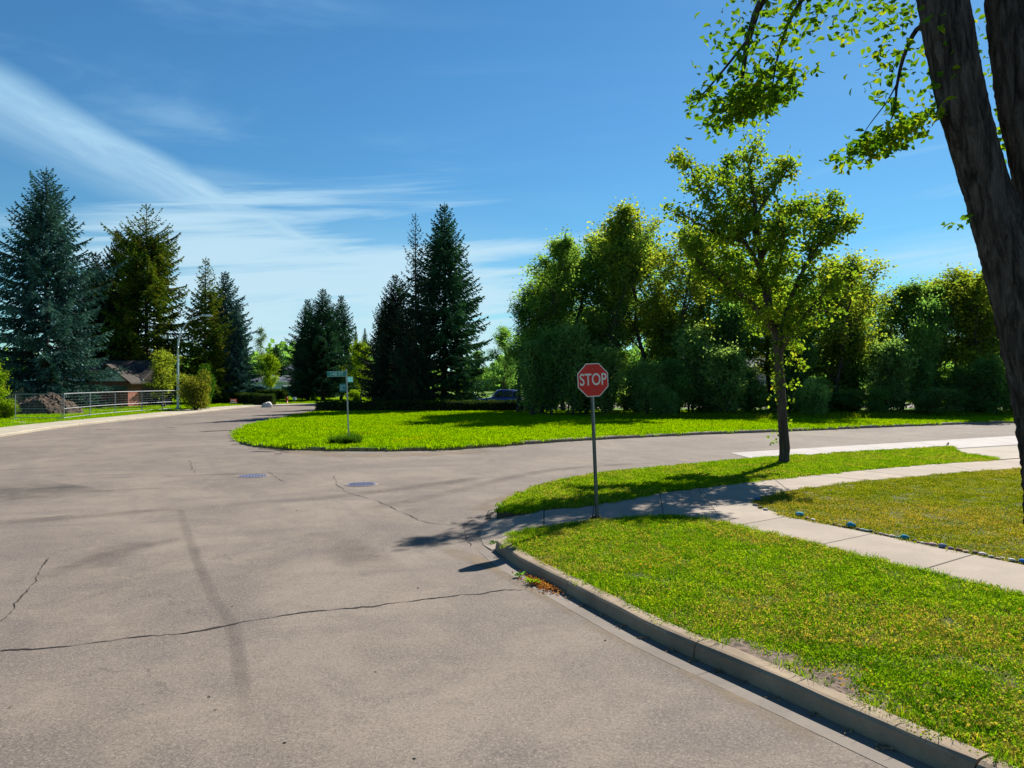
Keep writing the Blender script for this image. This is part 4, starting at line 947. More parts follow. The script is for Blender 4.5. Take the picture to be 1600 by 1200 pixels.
# ------------------------------------------------------------ grass (real blades scattered over the lawns)
def mat_blade(name, g0, g1, g2, dry, dryamt, sc=0.7, trans=0.5):
    m, t, out = newmat(name); p = pos(t)
    a = NOISE(t, p, sc, 5, 0.6, 0.5); b = NOISE(t, p, sc*5, 4, 0.65); d = NOISE(t, p, sc*0.6, 5, 0.65, 1.2)
    oi = N(t, 'ShaderNodeObjectInfo').outputs['Random']
    sn = N(t, 'ShaderNodeVectorMath', operation='SNAP'); t.links.new(p, sn.inputs[0]); sn.inputs[1].default_value = (0.03, 0.03, 10)
    wn = N(t, 'ShaderNodeTexWhiteNoise'); t.links.new(sn.outputs[0], wn.inputs[0]); w = wn.outputs[0]
    f = M(t, 'ADD', M(t, 'MULTIPLY', SS(t, b, 0.3, 0.7), 0.5), M(t, 'MULTIPLY', w, 0.5))
    c = MIX(t, SS(t, f, 0.05, 0.5), g0, g1); c = MIX(t, SS(t, f, 0.5, 0.95), c, g2)
    dm = M(t, 'ADD', M(t, 'MULTIPLY', d, 0.72), M(t, 'MULTIPLY', w, 0.28))
    c = MIX(t, M(t, 'MULTIPLY', SS(t, dm, 0.62-0.18*dryamt, 0.72-0.12*dryamt), 0.85), c, dry)
    df = N(t, 'ShaderNodeBsdfDiffuse'); t.links.new(c, df.inputs[0])
    tr = N(t, 'ShaderNodeBsdfTranslucent'); t.links.new(MIX(t, 1.0, c, (1.5, 1.4, 0.5), 'MULTIPLY'), tr.inputs[0])
    mx = N(t, 'ShaderNodeMixShader'); mx.inputs[0].default_value = trans
    t.links.new(df.outputs[0], mx.inputs[1]); t.links.new(tr.outputs[0], mx.inputs[2]); t.links.new(mx.outputs[0], out.inputs[0]); return m
B_NEAR = mat_blade('near_grass', (0.054, 0.147, 0.005), (0.142, 0.265, 0.008), (0.257, 0.349, 0.010), (0.33, 0.27, 0.075), 0.50)
B_RIGHT = mat_blade('thin_grass', (0.070, 0.121, 0.007), (0.162, 0.204, 0.010), (0.255, 0.264, 0.025), (0.336, 0.253, 0.062), 0.55, 0.38)
B_ISL = mat_blade('lush_grass', (0.083, 0.195, 0.001), (0.160, 0.307, 0.001), (0.253, 0.378, 0.002), (0.336, 0.339, 0.004), 0.1, 0.5)
B_WILD = mat_blade('tall_grass', (0.055, 0.121, 0.006), (0.121, 0.209, 0.008), (0.220, 0.275, 0.014), (0.308, 0.275, 0.042), 0.4, 0.8)
def tuft(name, n, r, h, w, mat, seed, lean=0.5, broad=0.0):
    rg = np.random.default_rng(seed); b = MB()
    a = rg.uniform(0, 6.283, n); q = r*np.sqrt(rg.uniform(0, 1, n)); base = np.stack([q*np.cos(a), q*np.sin(a), np.full(n, -0.01)], 1)
    hh = h*rg.uniform(0.5, 1.3, n); la = rg.uniform(0, 6.283, n); ll = hh*rg.uniform(0.1, lean*1.6, n)
    L = np.stack([np.cos(la), np.sin(la), 0*la], 1); Sd = np.stack([-np.sin(la), np.cos(la), 0*la], 1)
    ww = w*rg.uniform(0.6, 1.3, n)[:, None]
    mid = base+L*ll[:, None]*0.35+np.array([0, 0, 1])*hh[:, None]*0.62; tip = base+L*ll[:, None]+np.array([0, 0, 1])*hh[:, None]
    V = np.stack([base-Sd*ww*0.5, base+Sd*ww*0.5, mid+Sd*ww*0.45, mid-Sd*ww*0.45, tip], 1).reshape(-1, 3)
    i = np.arange(n)*5
    b.add(V, [np.stack([i, i+1, i+2, i+3], 1), np.stack([i+3, i+2, i+4], 1)])
    if broad:   # small rounded clover-like leaves between the blades
        m = int(n*broad); a = rg.uniform(0, 6.283, m); q = r*np.sqrt(rg.uniform(0, 1, m))
        C = np.stack([q*np.cos(a), q*np.sin(a), h*rg.uniform(0.25, 0.85, m)], 1); D = rg.normal(0, 1, (m, 3))*np.array([1, 1, 0.3]); D /= np.linalg.norm(D, axis=1)[:, None]
        cards(b, C, D, w*2.6, w*2.2, 0, rg, 0.6)
    return bpy.data.objects.new(name, b.mesh(name, mat))
def scatter(name, surf, tufts, density, seed=0, smin=0.7, smax=1.3, label=None, tilt=0.1):
    g = bpy.data.node_groups.new(name, 'GeometryNodeTree')
    g.interface.new_socket('Geometry', in_out='INPUT', socket_type='NodeSocketGeometry'); g.interface.new_socket('Geometry', in_out='OUTPUT', socket_type='NodeSocketGeometry')
    gi = N(g, 'NodeGroupInput'); go = N(g, 'NodeGroupOutput')
    ds = N(g, 'GeometryNodeDistributePointsOnFaces'); ds.inputs['Density'].default_value = density; ds.inputs['Seed'].default_value = seed
    g.links.new(gi.outputs[0], ds.inputs[0])
    c = bpy.data.collections.new(name+'_kinds')
    for t_ in tufts: c.objects.link(t_)
    ci = N(g, 'GeometryNodeCollectionInfo'); ci.inputs[0].default_value = c; ci.inputs['Separate Children'].default_value = True; ci.inputs['Reset Children'].default_value = True
    ip = N(g, 'GeometryNodeInstanceOnPoints'); g.links.new(ds.outputs[0], ip.inputs['Points']); g.links.new(ci.outputs[0], ip.inputs['Instance']); ip.inputs['Pick Instance'].default_value = True
    rr = N(g, 'FunctionNodeRandomValue', data_type='FLOAT_VECTOR'); rr.inputs[0].default_value = (-tilt, -tilt, 0); rr.inputs[1].default_value = (tilt, tilt, 6.283)
    e2r = N(g, 'FunctionNodeEulerToRotation'); g.links.new(rr.outputs[0], e2r.inputs[0]); g.links.new(e2r.outputs[0], ip.inputs['Rotation'])
    rs_ = N(g, 'FunctionNodeRandomValue', data_type='FLOAT'); rs_.inputs[2].default_value = smin; rs_.inputs[3].default_value = smax; rs_.inputs['Seed'].default_value = 3
    g.links.new(rs_.outputs[1], ip.inputs['Scale']); g.links.new(ip.outputs[0], go.inputs[0])
    o = bpy.data.objects.new(name, surf); COL.objects.link(o); o['kind'] = 'stuff'
    if label: o['label'] = label; o['category'] = 'grass'
    md = o.modifiers.new('scatter', 'NODES'); md.node_group = g; return o
def region(name, poly, z):
    bm = bmesh.new(); vs = [bm.verts.new((p[0], p[1], z)) for p in poly]; f = bm.faces.new(vs); f.normal_update()
    if f.normal.z < 0: f.normal_flip()
    bmesh.ops.triangulate(bm, faces=[f], ngon_method='EAR_CLIP'); me = bpy.data.meshes.new(name); bm.to_mesh(me); bm.free(); return me
def clip_y(poly, y0, y1):
    for (yy, s) in ((y0, 1), (y1, -1)):
        out = []; n = len(poly)
        for i in range(n):
            a, b = poly[i], poly[(i+1) % n]; ia, ib = (a[1]-yy)*s >= 0, (b[1]-yy)*s >= 0
            if ia: out.append(a)
            if ia != ib: k = (yy-a[1])/(b[1]-a[1]); out.append((a[0]+(b[0]-a[0])*k, yy))
        poly = out
    return poly
def clip_x(poly, x0, x1): return [(b, a) for a, b in clip_y([(q[1], q[0]) for q in poly], x0, x1)]
near_t = [tuft('grass_tuft', 62, 0.15, 0.048, 0.0075, B_NEAR, s, 0.9, 0.5) for s in (1, 2, 3)]
near_s = [tuft('grass_tuft', 55, 0.15, 0.038, 0.0075, B_RIGHT, s, 0.9, 0.25) for s in (4, 5)]
verge_t = [tuft('grass_tuft', 90, 0.17, 0.060, 0.010, B_NEAR, s, 0.7, 0.5) for s in (14, 15)]
def notched(poly):
    out = []; done = False; bite = [(2.02, 7.05), (2.30, 6.95), (2.24, 6.78), (2.50, 6.62), (2.44, 6.42), (2.76, 6.25), (2.70, 6.02), (2.90, 5.80), (2.62, 5.66)]
    for q in poly:
        if q[0] < 4.5 and 5.60 < q[1] < 7.1 and not done: out += bite; done = True
        elif q[0] < 4.5 and 5.60 < q[1] < 7.1: continue
        else: out.append(q)
    return out
scatter('corner_grass', region('r1', clip_y(notched(corner_poly), 4.0, 16), ZL-0.02), near_t, 105, 1, label='mown grass with clover and yellow leaves on the corner lawn between kerb and sidewalk')
rp = clip_x(clip_y(right_poly, 6, 24), 4, 22)
scatter('right_grass', region('r2', rp, ZL-0.02), near_s, 80, 2, label='thin partly dry grass on the right lawn behind the painted stones')
scatter('verge_grass', region('r3', verge_poly, ZL-0.02), verge_t, 64, 3, label='bright grass on the verge around the young elm')
isl_t = [tuft('grass_tuft', 80, 0.40, 0.10, 0.022, B_ISL, s, 0.7, 0.3) for s in (6, 7, 8)]
scatter('island_grass', region('r4', clip_x(clip_y(isl, 27, 64), -18, 50), 0.11), isl_t, 11, 4, label='vivid green mown grass of the island lawn across the road')
yard_poly = [(p.x, p.y) for p in inn if p.y > 34 and p.y < 95]+[(-22, 95), (-48, 95), (-48, 34)]
scatter('yard_grass', region('r5', yard_poly, 0.11), isl_t, 3.2, 5, 0.8, 1.3, label='green grass of the yards on the left side of the street')
scatter('far_yard_grass', region('r5b', [(-60, 95), (0, 87), (60, 88), (60, 120), (-60, 120)], 0.11), isl_t, 1.5, 6, 0.8, 1.6, label='green grass of the lawns on the far side of the bend')
wild_t = [tuft('grass_tuft', 70, 0.45, 0.30, 0.022, B_WILD, s, 0.8, 0.3) for s in (9, 10)]
scatter('rough_grass', region('r6', [(XA(925, 50), 50.5), (XA(1100, 49), 48.5), (XA(1350, 50), 49.5), (XA(1500, 52.5), 52), (XA(1680, 56), 55), (XA(1680, 60), 60), (6, 56)], 0.11), wild_t, 3.5, 7, 0.6, 1.3, label='taller rough grass in front of the grove')
clump = [tuft('grass_tuft', 120, 0.28, 0.42, 0.02, mat_blade('clump_grass', (0.02, 0.06, 0.008), (0.035, 0.095, 0.01), (0.06, 0.14, 0.015), (0.06, 0.14, 0.015), 0, 1), s, 1.1) for s in (11,)]
gc = G(537, 693.5, 0.12)
scatter('sign_base_grass', region('r7', [(gc.x-0.42, gc.y-0.35), (gc.x+0.55, gc.y-0.35), (gc.x+0.45, gc.y+0.45), (gc.x-0.3, gc.y+0.45)], 0.12), clump, 24, 8, 0.6, 1.0, label='dark clump of unmown grass round the street name sign post')
# ragged long blades along the kerb and walk edges
edge_t = [tuft('grass_tuft', 26, 0.09, 0.085, 0.007, B_NEAR, s, 1.3) for s in (12, 13)]
def edge_region(line, w, z):
    L2 = offset(line, w); return region('edge', [(p.x, p.y) for p in line]+[(p.x, p.y) for p in L2[::-1]], z)
scatter('kerb_edge_grass', edge_region([p for p in offset(nkl, 0.20) if p.y > 4], 0.10, ZL-0.01), edge_t, 60, 9, 0.5, 1.1, label='ragged grass blades hanging over the near kerb')
le = [Vector((p.x, p.y, 0)) for p in low_branch[:-1]]
scatter('walk_edge_grass', edge_region(rs(le, 0.4), -0.09, ZL-0.01), edge_t, 60, 10, 0.5, 1.0, label='ragged grass blades along the sidewalk edge')
# fallen leaves in the gutter and on the corner lawn
M_DEAD = mat_leaf('fallen_leaves', (0.20, 0.07, 0.025), (0.34, 0.13, 0.045), (0.42, 0.24, 0.07), None, 0, 0.25, 9)
M_YEL = mat_leaf('yellow_leaves', (0.30, 0.20, 0.02), (0.42, 0.30, 0.03), (0.50, 0.36, 0.06), (0.38, 0.15, 0.03), 0.2, 0.3, 4)
rg = np.random.default_rng(21)
b = MB(); c0 = np.array(G(846, 914)); dd = np.array([0.45, -0.88, 0]); nn_ = np.array([-0.88, -0.45, 0])
m = 420; s = rg.normal(0, 0.22, m)+0.05; w = np.abs(rg.normal(0, 0.09, m)); C = c0+dd*s[:, None]+nn_*(w-0.05)[:, None]+np.array([0, 0, 1])*rg.uniform(0.008, 0.045, m)[:, None]
D = rg.normal(0, 1, (m, 3))*np.array([1, 1, 0.35]); D /= np.linalg.norm(D, axis=1)[:, None]; cards(b, C, D, 0.042, 0.026, 0, rg, 0.7)
o = b.obj('fallen_leaves', M_DEAD, None, kind='stuff', label='drift of rusty fallen leaves in the gutter below the kerb', category='leaves')
b = MB(); pts = []
for k in range(520):
    q = nkl[random.randrange(4, 60)]; 
    if q.y < 3.5: continue
    pts.append((q.x-random.uniform(0.0, 0.10), q.y-random.uniform(-0.02, 0.05), random.uniform(0.010, 0.02)))
for k in range(46): pts.append((random.uniform(-5, 2.0), random.uniform(4.5, 18), 0.008))
C = np.array(pts); D = rg.normal(0, 1, C.shape)*np.array([1, 1, 0.15]); D /= np.linalg.norm(D, axis=1)[:, None]
cards(b, C, D, 0.036, 0.018, 0, rg, 0.8)
b.obj('leaf_litter', simple('litter', (0.20, 0.13, 0.07), 0.9, 0, 0.1, 0.7, 3), None, kind='stuff', label='bits of dry leaf litter lying along the gutter and on the road', category='leaves')
def inside(poly, x, y):
    r = False; n = len(poly)
    for i in range(n):
        x1, y1 = poly[i]; x2, y2 = poly[(i+1) % n]
        if (y1 > y) != (y2 > y) and x < (x2-x1)*(y-y1)/(y2-y1)+x1: r = not r
    return r
pts = []
cl_ = [(random.uniform(0, 6), random.uniform(5, 14)) for _ in range(40)]
while len(pts) < 800:
    if random.random() < 0.7: c = random.choice(cl_); x, y = random.gauss(c[0], 0.18), random.gauss(c[1], 0.25)
    else: x, y = random.uniform(0, 8), random.uniform(4.5, 14.5)
    if inside(corner_poly, x, y): pts.append((x, y, ZL+random.uniform(0.035, 0.065)))
b = MB(); C = np.array(pts); D = rg.normal(0, 1, C.shape)*np.array([1, 1, 0.25]); D /= np.linalg.norm(D, axis=1)[:, None]
cards(b, C, D, 0.034*rg.uniform(0.6, 1.2, len(C)), 0.02, 0, rg, 0.6)
b.obj('lawn_leaves', M_YEL, None, kind='stuff', label='small yellow and brown leaves scattered through the corner lawn', category='leaves')
# bare soil scrape by the kerb
bsp = [(1.95, 7.06), (2.16, 7.12), (2.36, 6.98), (2.34, 6.8), (2.58, 6.66), (2.56, 6.44), (2.84, 6.28), (2.80, 6.02), (2.98, 5.82), (2.95, 5.5), (2.62, 5.5), (2.2, 6.5)]
polymesh('bare_soil', bsp, ZL-0.006, simple('bare_soil', (0.12, 0.09, 0.07), 0.95, 0, 0.1, 0.6, 14), kind='structure')
# two small weeds in the gutter
def weed(px_, py_, label, mat, s=1.0):
    b = MB(); m = 46; rg = np.random.default_rng(int(px_)); a = rg.uniform(0, 6.28, m); C = rg.normal(0, 0.02, (m, 3)); C[:, 2] = 0.01+0.03*rg.random(m)
    D = np.stack([np.cos(a), np.sin(a), rg.uniform(0.1, 0.9, m)], 1); D /= np.linalg.norm(D, axis=1)[:, None]; cards(b, C, D, 0.10*s*rg.uniform(0.5, 1.1, m), 0.022*s, 0, rg, 0.5)
    o = b.obj('weed', mat, None, False, label=label, category='weed'); o.location = G(px_, py_); return o
weed(812, 902, 'small blue-green weed in the gutter left of the rusty leaf drift', M_POPD, 0.9)
weed(832, 913, 'yellowish grass tuft growing in the gutter in front of the rusty leaf drift', B_NEAR, 1.1)
weed(851, 898, 'green grass tuft at the kerb joint above the rusty leaf drift', B_ISL, 0.9)
weed(771, 851, 'dark weed at the broken end of the near kerb', M_POPD, 0.8)

# ------------------------------------------------------------ signs
def text_mesh(txt, size, mat, bold=0.0, extrude=0.001, sx=1.0, align='CENTER'):
    cu = bpy.data.curves.new('txt', 'FONT'); cu.body = txt; cu.size = size; cu.align_x = align; cu.align_y = 'CENTER'; cu.offset = bold; cu.extrude = extrude
    o = bpy.data.objects.new('txt', cu); COL.objects.link(o); dg = bpy.context.evaluated_depsgraph_get(); me = bpy.data.meshes.new_from_object(o.evaluated_get(dg))
    bpy.data.objects.remove(o); me.transform(Matrix.Scale(sx, 4, (1, 0, 0))); me.transform(Matrix.Rotation(R(90), 4, 'X')); me.materials.clear(); me.materials.append(mat); return me
M_RED = simple('stop_red', (0.66, 0.022, 0.016), 0.45, 0, 0.4, 0.06)
M_SWH = simple('sign_white', (0.78, 0.70, 0.68), 0.5, 0, 0.4, 0.05)
M_POSTG = simple('dark_post_steel', (0.13, 0.14, 0.14), 0.5, 0.6, 0.5, 0.3)
sb = G(934, 810, 0.14)
stop = thing('stop_sign', 'red octagonal STOP sign on a thin leaning steel post at the sidewalk corner', 'stop sign', sb, (0, R(-2.5), R(18)))
b = MB(); b.box(-0.021, -0.004, -0.1, 0.021, 0.0, 2.42); b.box(-0.021, 0.0, -0.1, -0.017, 0.028, 2.42); b.box(0.017, 0.0, -0.1, 0.021, 0.028, 2.42); b.box(-0.034, 0.028, -0.1, -0.017, 0.032, 2.42); b.box(0.017, 0.028, -0.1, 0.034, 0.032, 2.42)
b.obj('post', M_POSTG, stop)
b = MB(); b.box(-0.012, -0.026, 1.55, 0.012, -0.004, 2.40); b.obj('post_sleeve', A_STEEL, stop)
def octo(r, y0, y1): 
    a = [R(22.5+45*i) for i in range(8)]; V = [(r*math.cos(q), y0, r*math.sin(q)) for q in a]+[(r*math.cos(q), y1, r*math.sin(q)) for q in a]
    b = MB(); b.add(V, [np.array([[i, (i+1) % 8, 8+(i+1) % 8, 8+i] for i in range(8)]), np.array([list(range(8))]), np.array([[8+i for i in range(8)][::-1]])]); return b
zs = 2.50; ro = 0.30/math.cos(R(22.5))
o = octo(ro, -0.034, -0.030).obj('sign_plate', M_SWH, stop); o.location = (0, 0, zs)
f = octo(ro*0.945, -0.0365, -0.0345).obj('sign_face', M_RED, o)
l = link('lettering', text_mesh('STOP', 0.30, M_SWH, 0.0035, 0.001, 0.74), o, (0, -0.039, 0.0))
for zz in (0.2, -0.2):
    b = MB(); b.tube([(0, -0.037, zz), (0, -0.043, zz)], 0.009, 6); b.obj('bolt', A_STEEL, o)
b = MB(); b.box(-0.05, -0.05, -0.005, 0.05, 0.05, 0.03); b.tube([(-0.14, -0.02, 0.0), (-0.10, -0.03, 0.035), (-0.02, 0, 0.03)], [0.03, 0.03, 0.02], 6); b.obj('base_clamp', A_CRACK, stop)

M_TEAL = simple('street_sign_green', (0.012, 0.21, 0.16), 0.45, 0, 0.4, 0.1)
M_TEAL2 = simple('pale_teal_plate', (0.03, 0.20, 0.21), 0.5, 0, 0.4, 0.1)
M_TXT = simple('reflective_lettering', (0.45, 0.60, 0.60), 0.5)
ss = G(545, 690, 0.12); 
sn_ = thing('street_name_sign', 'leaning street name sign with teal blades reading 148 ST on the island lawn', 'street sign', ss, (0, R(-2.0), R(0)))
b = MB(); b.tube([(0, 0, -0.1), (0, 0, 3.02)], 0.030, 8); b.obj('post', A_STEEL, sn_)
b = MB(); b.box(-0.80, -0.045, 2.72, -0.01, -0.038, 2.95); o = b.obj('name_blade', M_TEAL, sn_)
b = MB(); b.box(-0.80, -0.047, 2.935, -0.01, -0.0455, 2.95); b.box(-0.80, -0.047, 2.72, -0.01, -0.0455, 2.732); b.obj('blade_border', M_TXT, o)
link('lettering', text_mesh('148 ST', 0.215, M_TXT, 0.002, 0.001, 0.95), o, (-0.40, -0.0465, 2.833))
b = MB(); b.box(0.03, 0.0, 2.48, 0.036, 0.55, 2.70); o = b.obj('name_blade', M_TEAL2, sn_); o.rotation_euler = (0, 0, R(-12))
b = MB(); b.box(-0.30, -0.045, 2.10, -0.02, -0.038, 2.42); o = b.obj('lower_plate', M_TEAL2, sn_)
b = MB(); 
for (x0, z0, x1, z1) in ((-0.26, 2.30, -0.17, 2.33), (-0.26, 2.24, -0.20, 2.26), (-0.26, 2.18, -0.15, 2.205), (-0.13, 2.33, -0.08, 2.36)): b.box(x0, -0.047, z0, x1, -0.0455, z1)
b.obj('plate_print', M_TXT, o)
for zz in (2.36, 2.15):
    b = MB(); b.box(-0.04, -0.05, zz-0.012, 0.04, -0.03, zz+0.012); b.obj('bracket', A_STEEL, sn_)

rb = Vector((XA(1541, 55), 55, 0.12))
bsn = thing('road_sign', 'back of a small square grey road sign on a post at the grove edge', 'sign', rb, (0, 0, R(6)))
b = MB(); b.tube([(0, 0, -0.1), (0, 0, 2.15)], 0.03, 6); b.obj('post', A_STEEL, bsn)
b = MB(); b.box(-0.31, 0.035, 1.48, 0.31, 0.041, 2.1); b.obj('sign_plate', simple('sign_back', (0.10, 0.13, 0.16), 0.5, 0.3, 0.4), bsn)
b = MB(); b.box(-0.28, 0.030, 1.62, 0.28, 0.036, 1.66); b.box(-0.28, 0.030, 1.92, 0.28, 0.036, 1.96); b.obj('brace', A_STEEL, bsn)

ys = Vector((XA(364.5, 78), 78, 0.12))
yd_ = thing('yard_sign', 'small red and white yard sign standing in front of the long clipped hedge', 'sign', ys)
b = MB(); b.box(-0.35, 0, 0.28, 0.35, 0.012, 0.72); o = b.obj('sign_plate', M_RED, yd_)
b = MB(); b.box(-0.35, -0.003, 0.285, 0.35, -0.001, 0.38); b.box(-0.22, -0.003, 0.46, -0.10, -0.001, 0.64); b.box(-0.04, -0.003, 0.46, 0.08, -0.001, 0.64); b.box(0.14, -0.003, 0.46, 0.24, -0.001, 0.64); b.obj('sign_print', A_WHITE, o)
for sx_ in (-0.28, 0.28):
    b = MB(); b.tube([(sx_, 0.006, -0.05), (sx_, 0.006, 0.75)], 0.012, 5); b.obj('leg', A_STEEL, yd_)

# street lamp
lb = Vector((XA(278, 67), 67, 0.14)); sc_ = 67/F
lamp = thing('street_lamp', 'tall grey street lamp with a curved arm beside the rounded shrub on the left', 'street lamp', lb)
b = MB(); zt = [(0, 0, 0), (0, 0, 1.6), (0, 0, 4.0), (0.0, 0, 5.6)]
arm = [(0, 5.6), (0.10, 6.4), (0.42, 7.25), (0.95, 7.95), (1.55, 8.30), (2.20, 8.45), (2.5, 8.47)]
b.tube([(0, 0, z) for z in (0, 0.5, 1.6, 3, 4.4, 5.6)], [0.115, 0.11, 0.105, 0.095, 0.085, 0.078], 12); b.obj('pole', A_STEELB, lamp, True)
b = MB(); pp = rs([(x, z) for x, z in arm], 0.2); b.tube([(p.x, 0, p.y) for p in pp], np.linspace(0.078, 0.045, len(pp)), 10); b.obj('arm', A_STEELB, lamp, True)
b = MB(); prof_ = [(2.35, .03), (2.45, .075), (2.7, .10), (2.95, .09), (3.10, .04)]
b.tube([(x, 0, 8.48) for x, _ in prof_], [r for _, r in prof_], 10); b.obj('lamp_head', A_STEELB, lamp, True)
b = MB(); b.tube([(2.75, 0, 8.40), (2.75, 0, 8.36)], [0.085, 0.06], 10); b.obj('lens', simple('lamp_lens', (0.5, 0.5, 0.45), 0.2), lamp)
b = MB(); b.tube([(0, 0, -0.05), (0, 0, 0.12), (0, 0, 0.16)], [0.22, 0.22, 0.12], 12); b.obj('base', A_STEEL, lamp)

# temporary fence panels
M_FEN = simple('fence_galvanised', (0.24, 0.26, 0.28), 0.6, 0.2, 0.3, 0.1)
def fence_panel(p0, p1, h, label, tilt=0.0):
    p0 = Vector((p0[0], p0[1], 0.13)); p1 = Vector((p1[0], p1[1], 0.13)); d = p1-p0; L = d.length; a = math.atan2(d.y, d.x)
    t = thing('fence_panel', label, 'fence', p0, (0, 0, a), 'temporary fence panels round the dirt mound yard')
    for x in (0.0, L-0.05):
        b = MB(); b.tube([(x, 0, 0.0), (x, 0, h)], 0.024, 6); b.obj('post', M_FEN, t)
    for z, r in ((h-0.01, 0.022), (h*0.42, 0.022), (0.12, 0.016)):
        b = MB(); b.tube([(0.0, 0, z), (L-0.05, 0, z)], r, 5); b.obj('rail', M_FEN, t)
    b = MB(); n = 9
    for k in range(n): z = 0.14+(h-0.2)*k/(n-1); b.tube([(0, 0.01, z), (L-0.05, 0.01, z)], 0.0035, 3, cap=False)
    k = 0.15
    while k < L: b.tube([(k, -0.004, 0.12), (k, -0.004, h)], 0.0015, 3, cap=False); k += 0.6
    b.obj('wire_mesh', M_FEN, t)
    b = MB(); b.box(-0.12, -0.3, -0.0, 0.12, 0.3, 0.05); b.obj('foot', A_STEEL, t)
    return t
ys_ = [48.6, 53.4, 57.6, 61.3, 64.5, 67.4]; xs_ = [XA(100, 48.6), XA(141, 53.4), XA(180, 57.6), XA(222, 61.3), XA(254, 64.5), XA(283, 67.4)]
ws = ['fence panel nearest the camera after the corner, right of the dirt mound', 'second fence panel along the sidewalk, just beyond the corner one', 'middle fence panel of the run along the sidewalk', 'fence panel just before the street lamp end of the run', 'last fence panel, standing in front of the street lamp pole']
fence_panel((XA(24, 48.9), 48.9), (XA(98, 48.5), 48.5), 1.70, 'fence panel facing the street in front of the dirt mound')
for i in range(5): fence_panel((xs_[i], ys_[i]), (xs_[i+1], ys_[i+1]), 1.72, ws[i])

# dirt mound
mc = Vector((XA(70, 58), 58, 0.1)); rg = np.random.default_rng(4); nu, nv = 90, 60
U, Vv = np.meshgrid(np.linspace(-1.25, 1.25, nu), np.linspace(-1.25, 1.25, nv)); r = np.sqrt(U**2+Vv**2)
hgt = np.clip(1-r**1.5, 0, 1)**0.75
from mathutils import noise as mn
nz = np.array([[mn.fractal(Vector((U[j, i]*2.2, Vv[j, i]*2.2, 3)), 0.8, 2.1, 6) for i in range(nu)] for j in range(nv)])
Hh = (hgt*1.55*(1+0.18*nz)+0.22*nz*(hgt > 0)+rg.normal(0, 0.035, hgt.shape)*(hgt > 0)); Hh[hgt <= 0] = -0.05
Vx = np.stack([U*2.75, Vv*2.4, Hh], -1).reshape(-1, 3); b = MB(); b.add(Vx, np.array([[j*nu+i, j*nu+i+1, (j+1)*nu+i+1, (j+1)*nu+i] for j in range(nv-1) for i in range(nu-1)]))
o = b.obj('dirt_mound', simple('dug_earth', (0.085, 0.062, 0.045), 0.95, 0, 0.1, 0.45, 3), None, False, label='heap of dug brown earth behind the temporary fence', category='dirt pile'); o.location = mc
for (px_, py_, c_, lb_) in ((95, 651, (0.6, 0.12, 0.03), 'small orange marker flag in the grass by the fence corner'), (189, 643, (0.6, 0.4, 0.02), 'small yellow marker flag in the grass behind the fence')):
    q = G(px_, py_, 0.12); t = thing('marker_flag', lb_, 'flag', q); b = MB(); b.tube([(0, 0, 0), (0, 0, 0.5)], 0.006, 4); b.obj('stake', A_STEEL, t)
    b = MB(); b.add([(0, 0, 0.5), (0.2, 0.02, 0.46), (0.19, -0.02, 0.34), (0, 0, 0.36), (0, 0.006, 0.5), (0.2, 0.026, 0.46), (0.19, -0.014, 0.34), (0, 0.006, 0.36)], [(0, 1, 2, 3), (7, 6, 5, 4), (0, 4, 5, 1), (1, 5, 6, 2), (2, 6, 7, 3)]); b.obj('flag', simple('flag_cloth', c_, 0.7), t)
# weathered board fence at far left
wf = thing('wooden_fence', 'short run of leaning tan fence boards left of the dirt mound', 'fence', (XA(9, 62), 62, 0.1), (0, 0, R(20)))
M_BRD = simple('weathered_board', (0.30, 0.21, 0.14), 0.9, 0, 0.2, 0.3, 3)
bm_ = MB().box(0, 0, 0, 0.17, 0.03, 1).mesh('fence_board', M_BRD)
for k in range(7):
    o = link('board', bm_, wf, (k*0.19, 0, 0)); o.scale = (1, 1, 1.25+0.13*k+0.05*(k % 2)); o.rotation_euler = (0, R(1.5*(k % 3-1)), 0)
b = MB(); b.box(-0.05, 0.03, 0.35, 1.35, 0.08, 0.45); b.box(-0.05, 0.03, 1.0, 1.35, 0.08, 1.1); b.obj('rail', M_BRD, wf)

# boulder, hydrant, mailbox
ic = bmesh.new(); bmesh.ops.create_icosphere(ic, subdivisions=3, radius=1)
for v_ in ic.verts:
    n_ = mn.fractal(v_.co*1.1+Vector((4, 1, 2)), 0.9, 2, 4); v_.co *= (1+0.28*n_); v_.co.z = max(-0.3, v_.co.z)
me = bpy.data.meshes.new('boulder'); ic.to_mesh(me); ic.free(); me.materials.append(simple('pale_granite', (0.52, 0.50, 0.48), 0.9, 0, 0.2, 0.3, 3))
o = link('boulder', me, None, G(417.5, 634.5, 0.13), (0, 0, 0.4), label='large pale boulder at the street side of the clipped hedge', category='rock'); o.scale = (0.52, 0.4, 0.42)
hy = thing('fire_hydrant', 'red fire hydrant on the grass past the end of the hedges', 'fire hydrant', (XA(446, 86), 86.5, 0.12))
M_HY = simple('hydrant_red', (0.45, 0.05, 0.03), 0.5)
b = MB(); b.tube([(0, 0, 0), (0, 0, 0.06), (0, 0, 0.07), (0, 0, 0.55), (0, 0, 0.62), (0, 0, 0.72), (0, 0, 0.80)], [0.17, 0.17, 0.12, 0.12, 0.15, 0.11, 0.03], 10); b.obj('barrel', M_HY, hy, True)
for s_ in (-1, 1): b = MB(); b.tube([(s_*0.1, 0, 0.5), (s_*0.22, 0, 0.5)], 0.055, 8); b.obj('outlet', M_HY, hy)
mb_ = thing('utility_box', 'small pale blue box on a post right of the fire hydrant', 'box', (XA(460, 86), 86, 0.12))
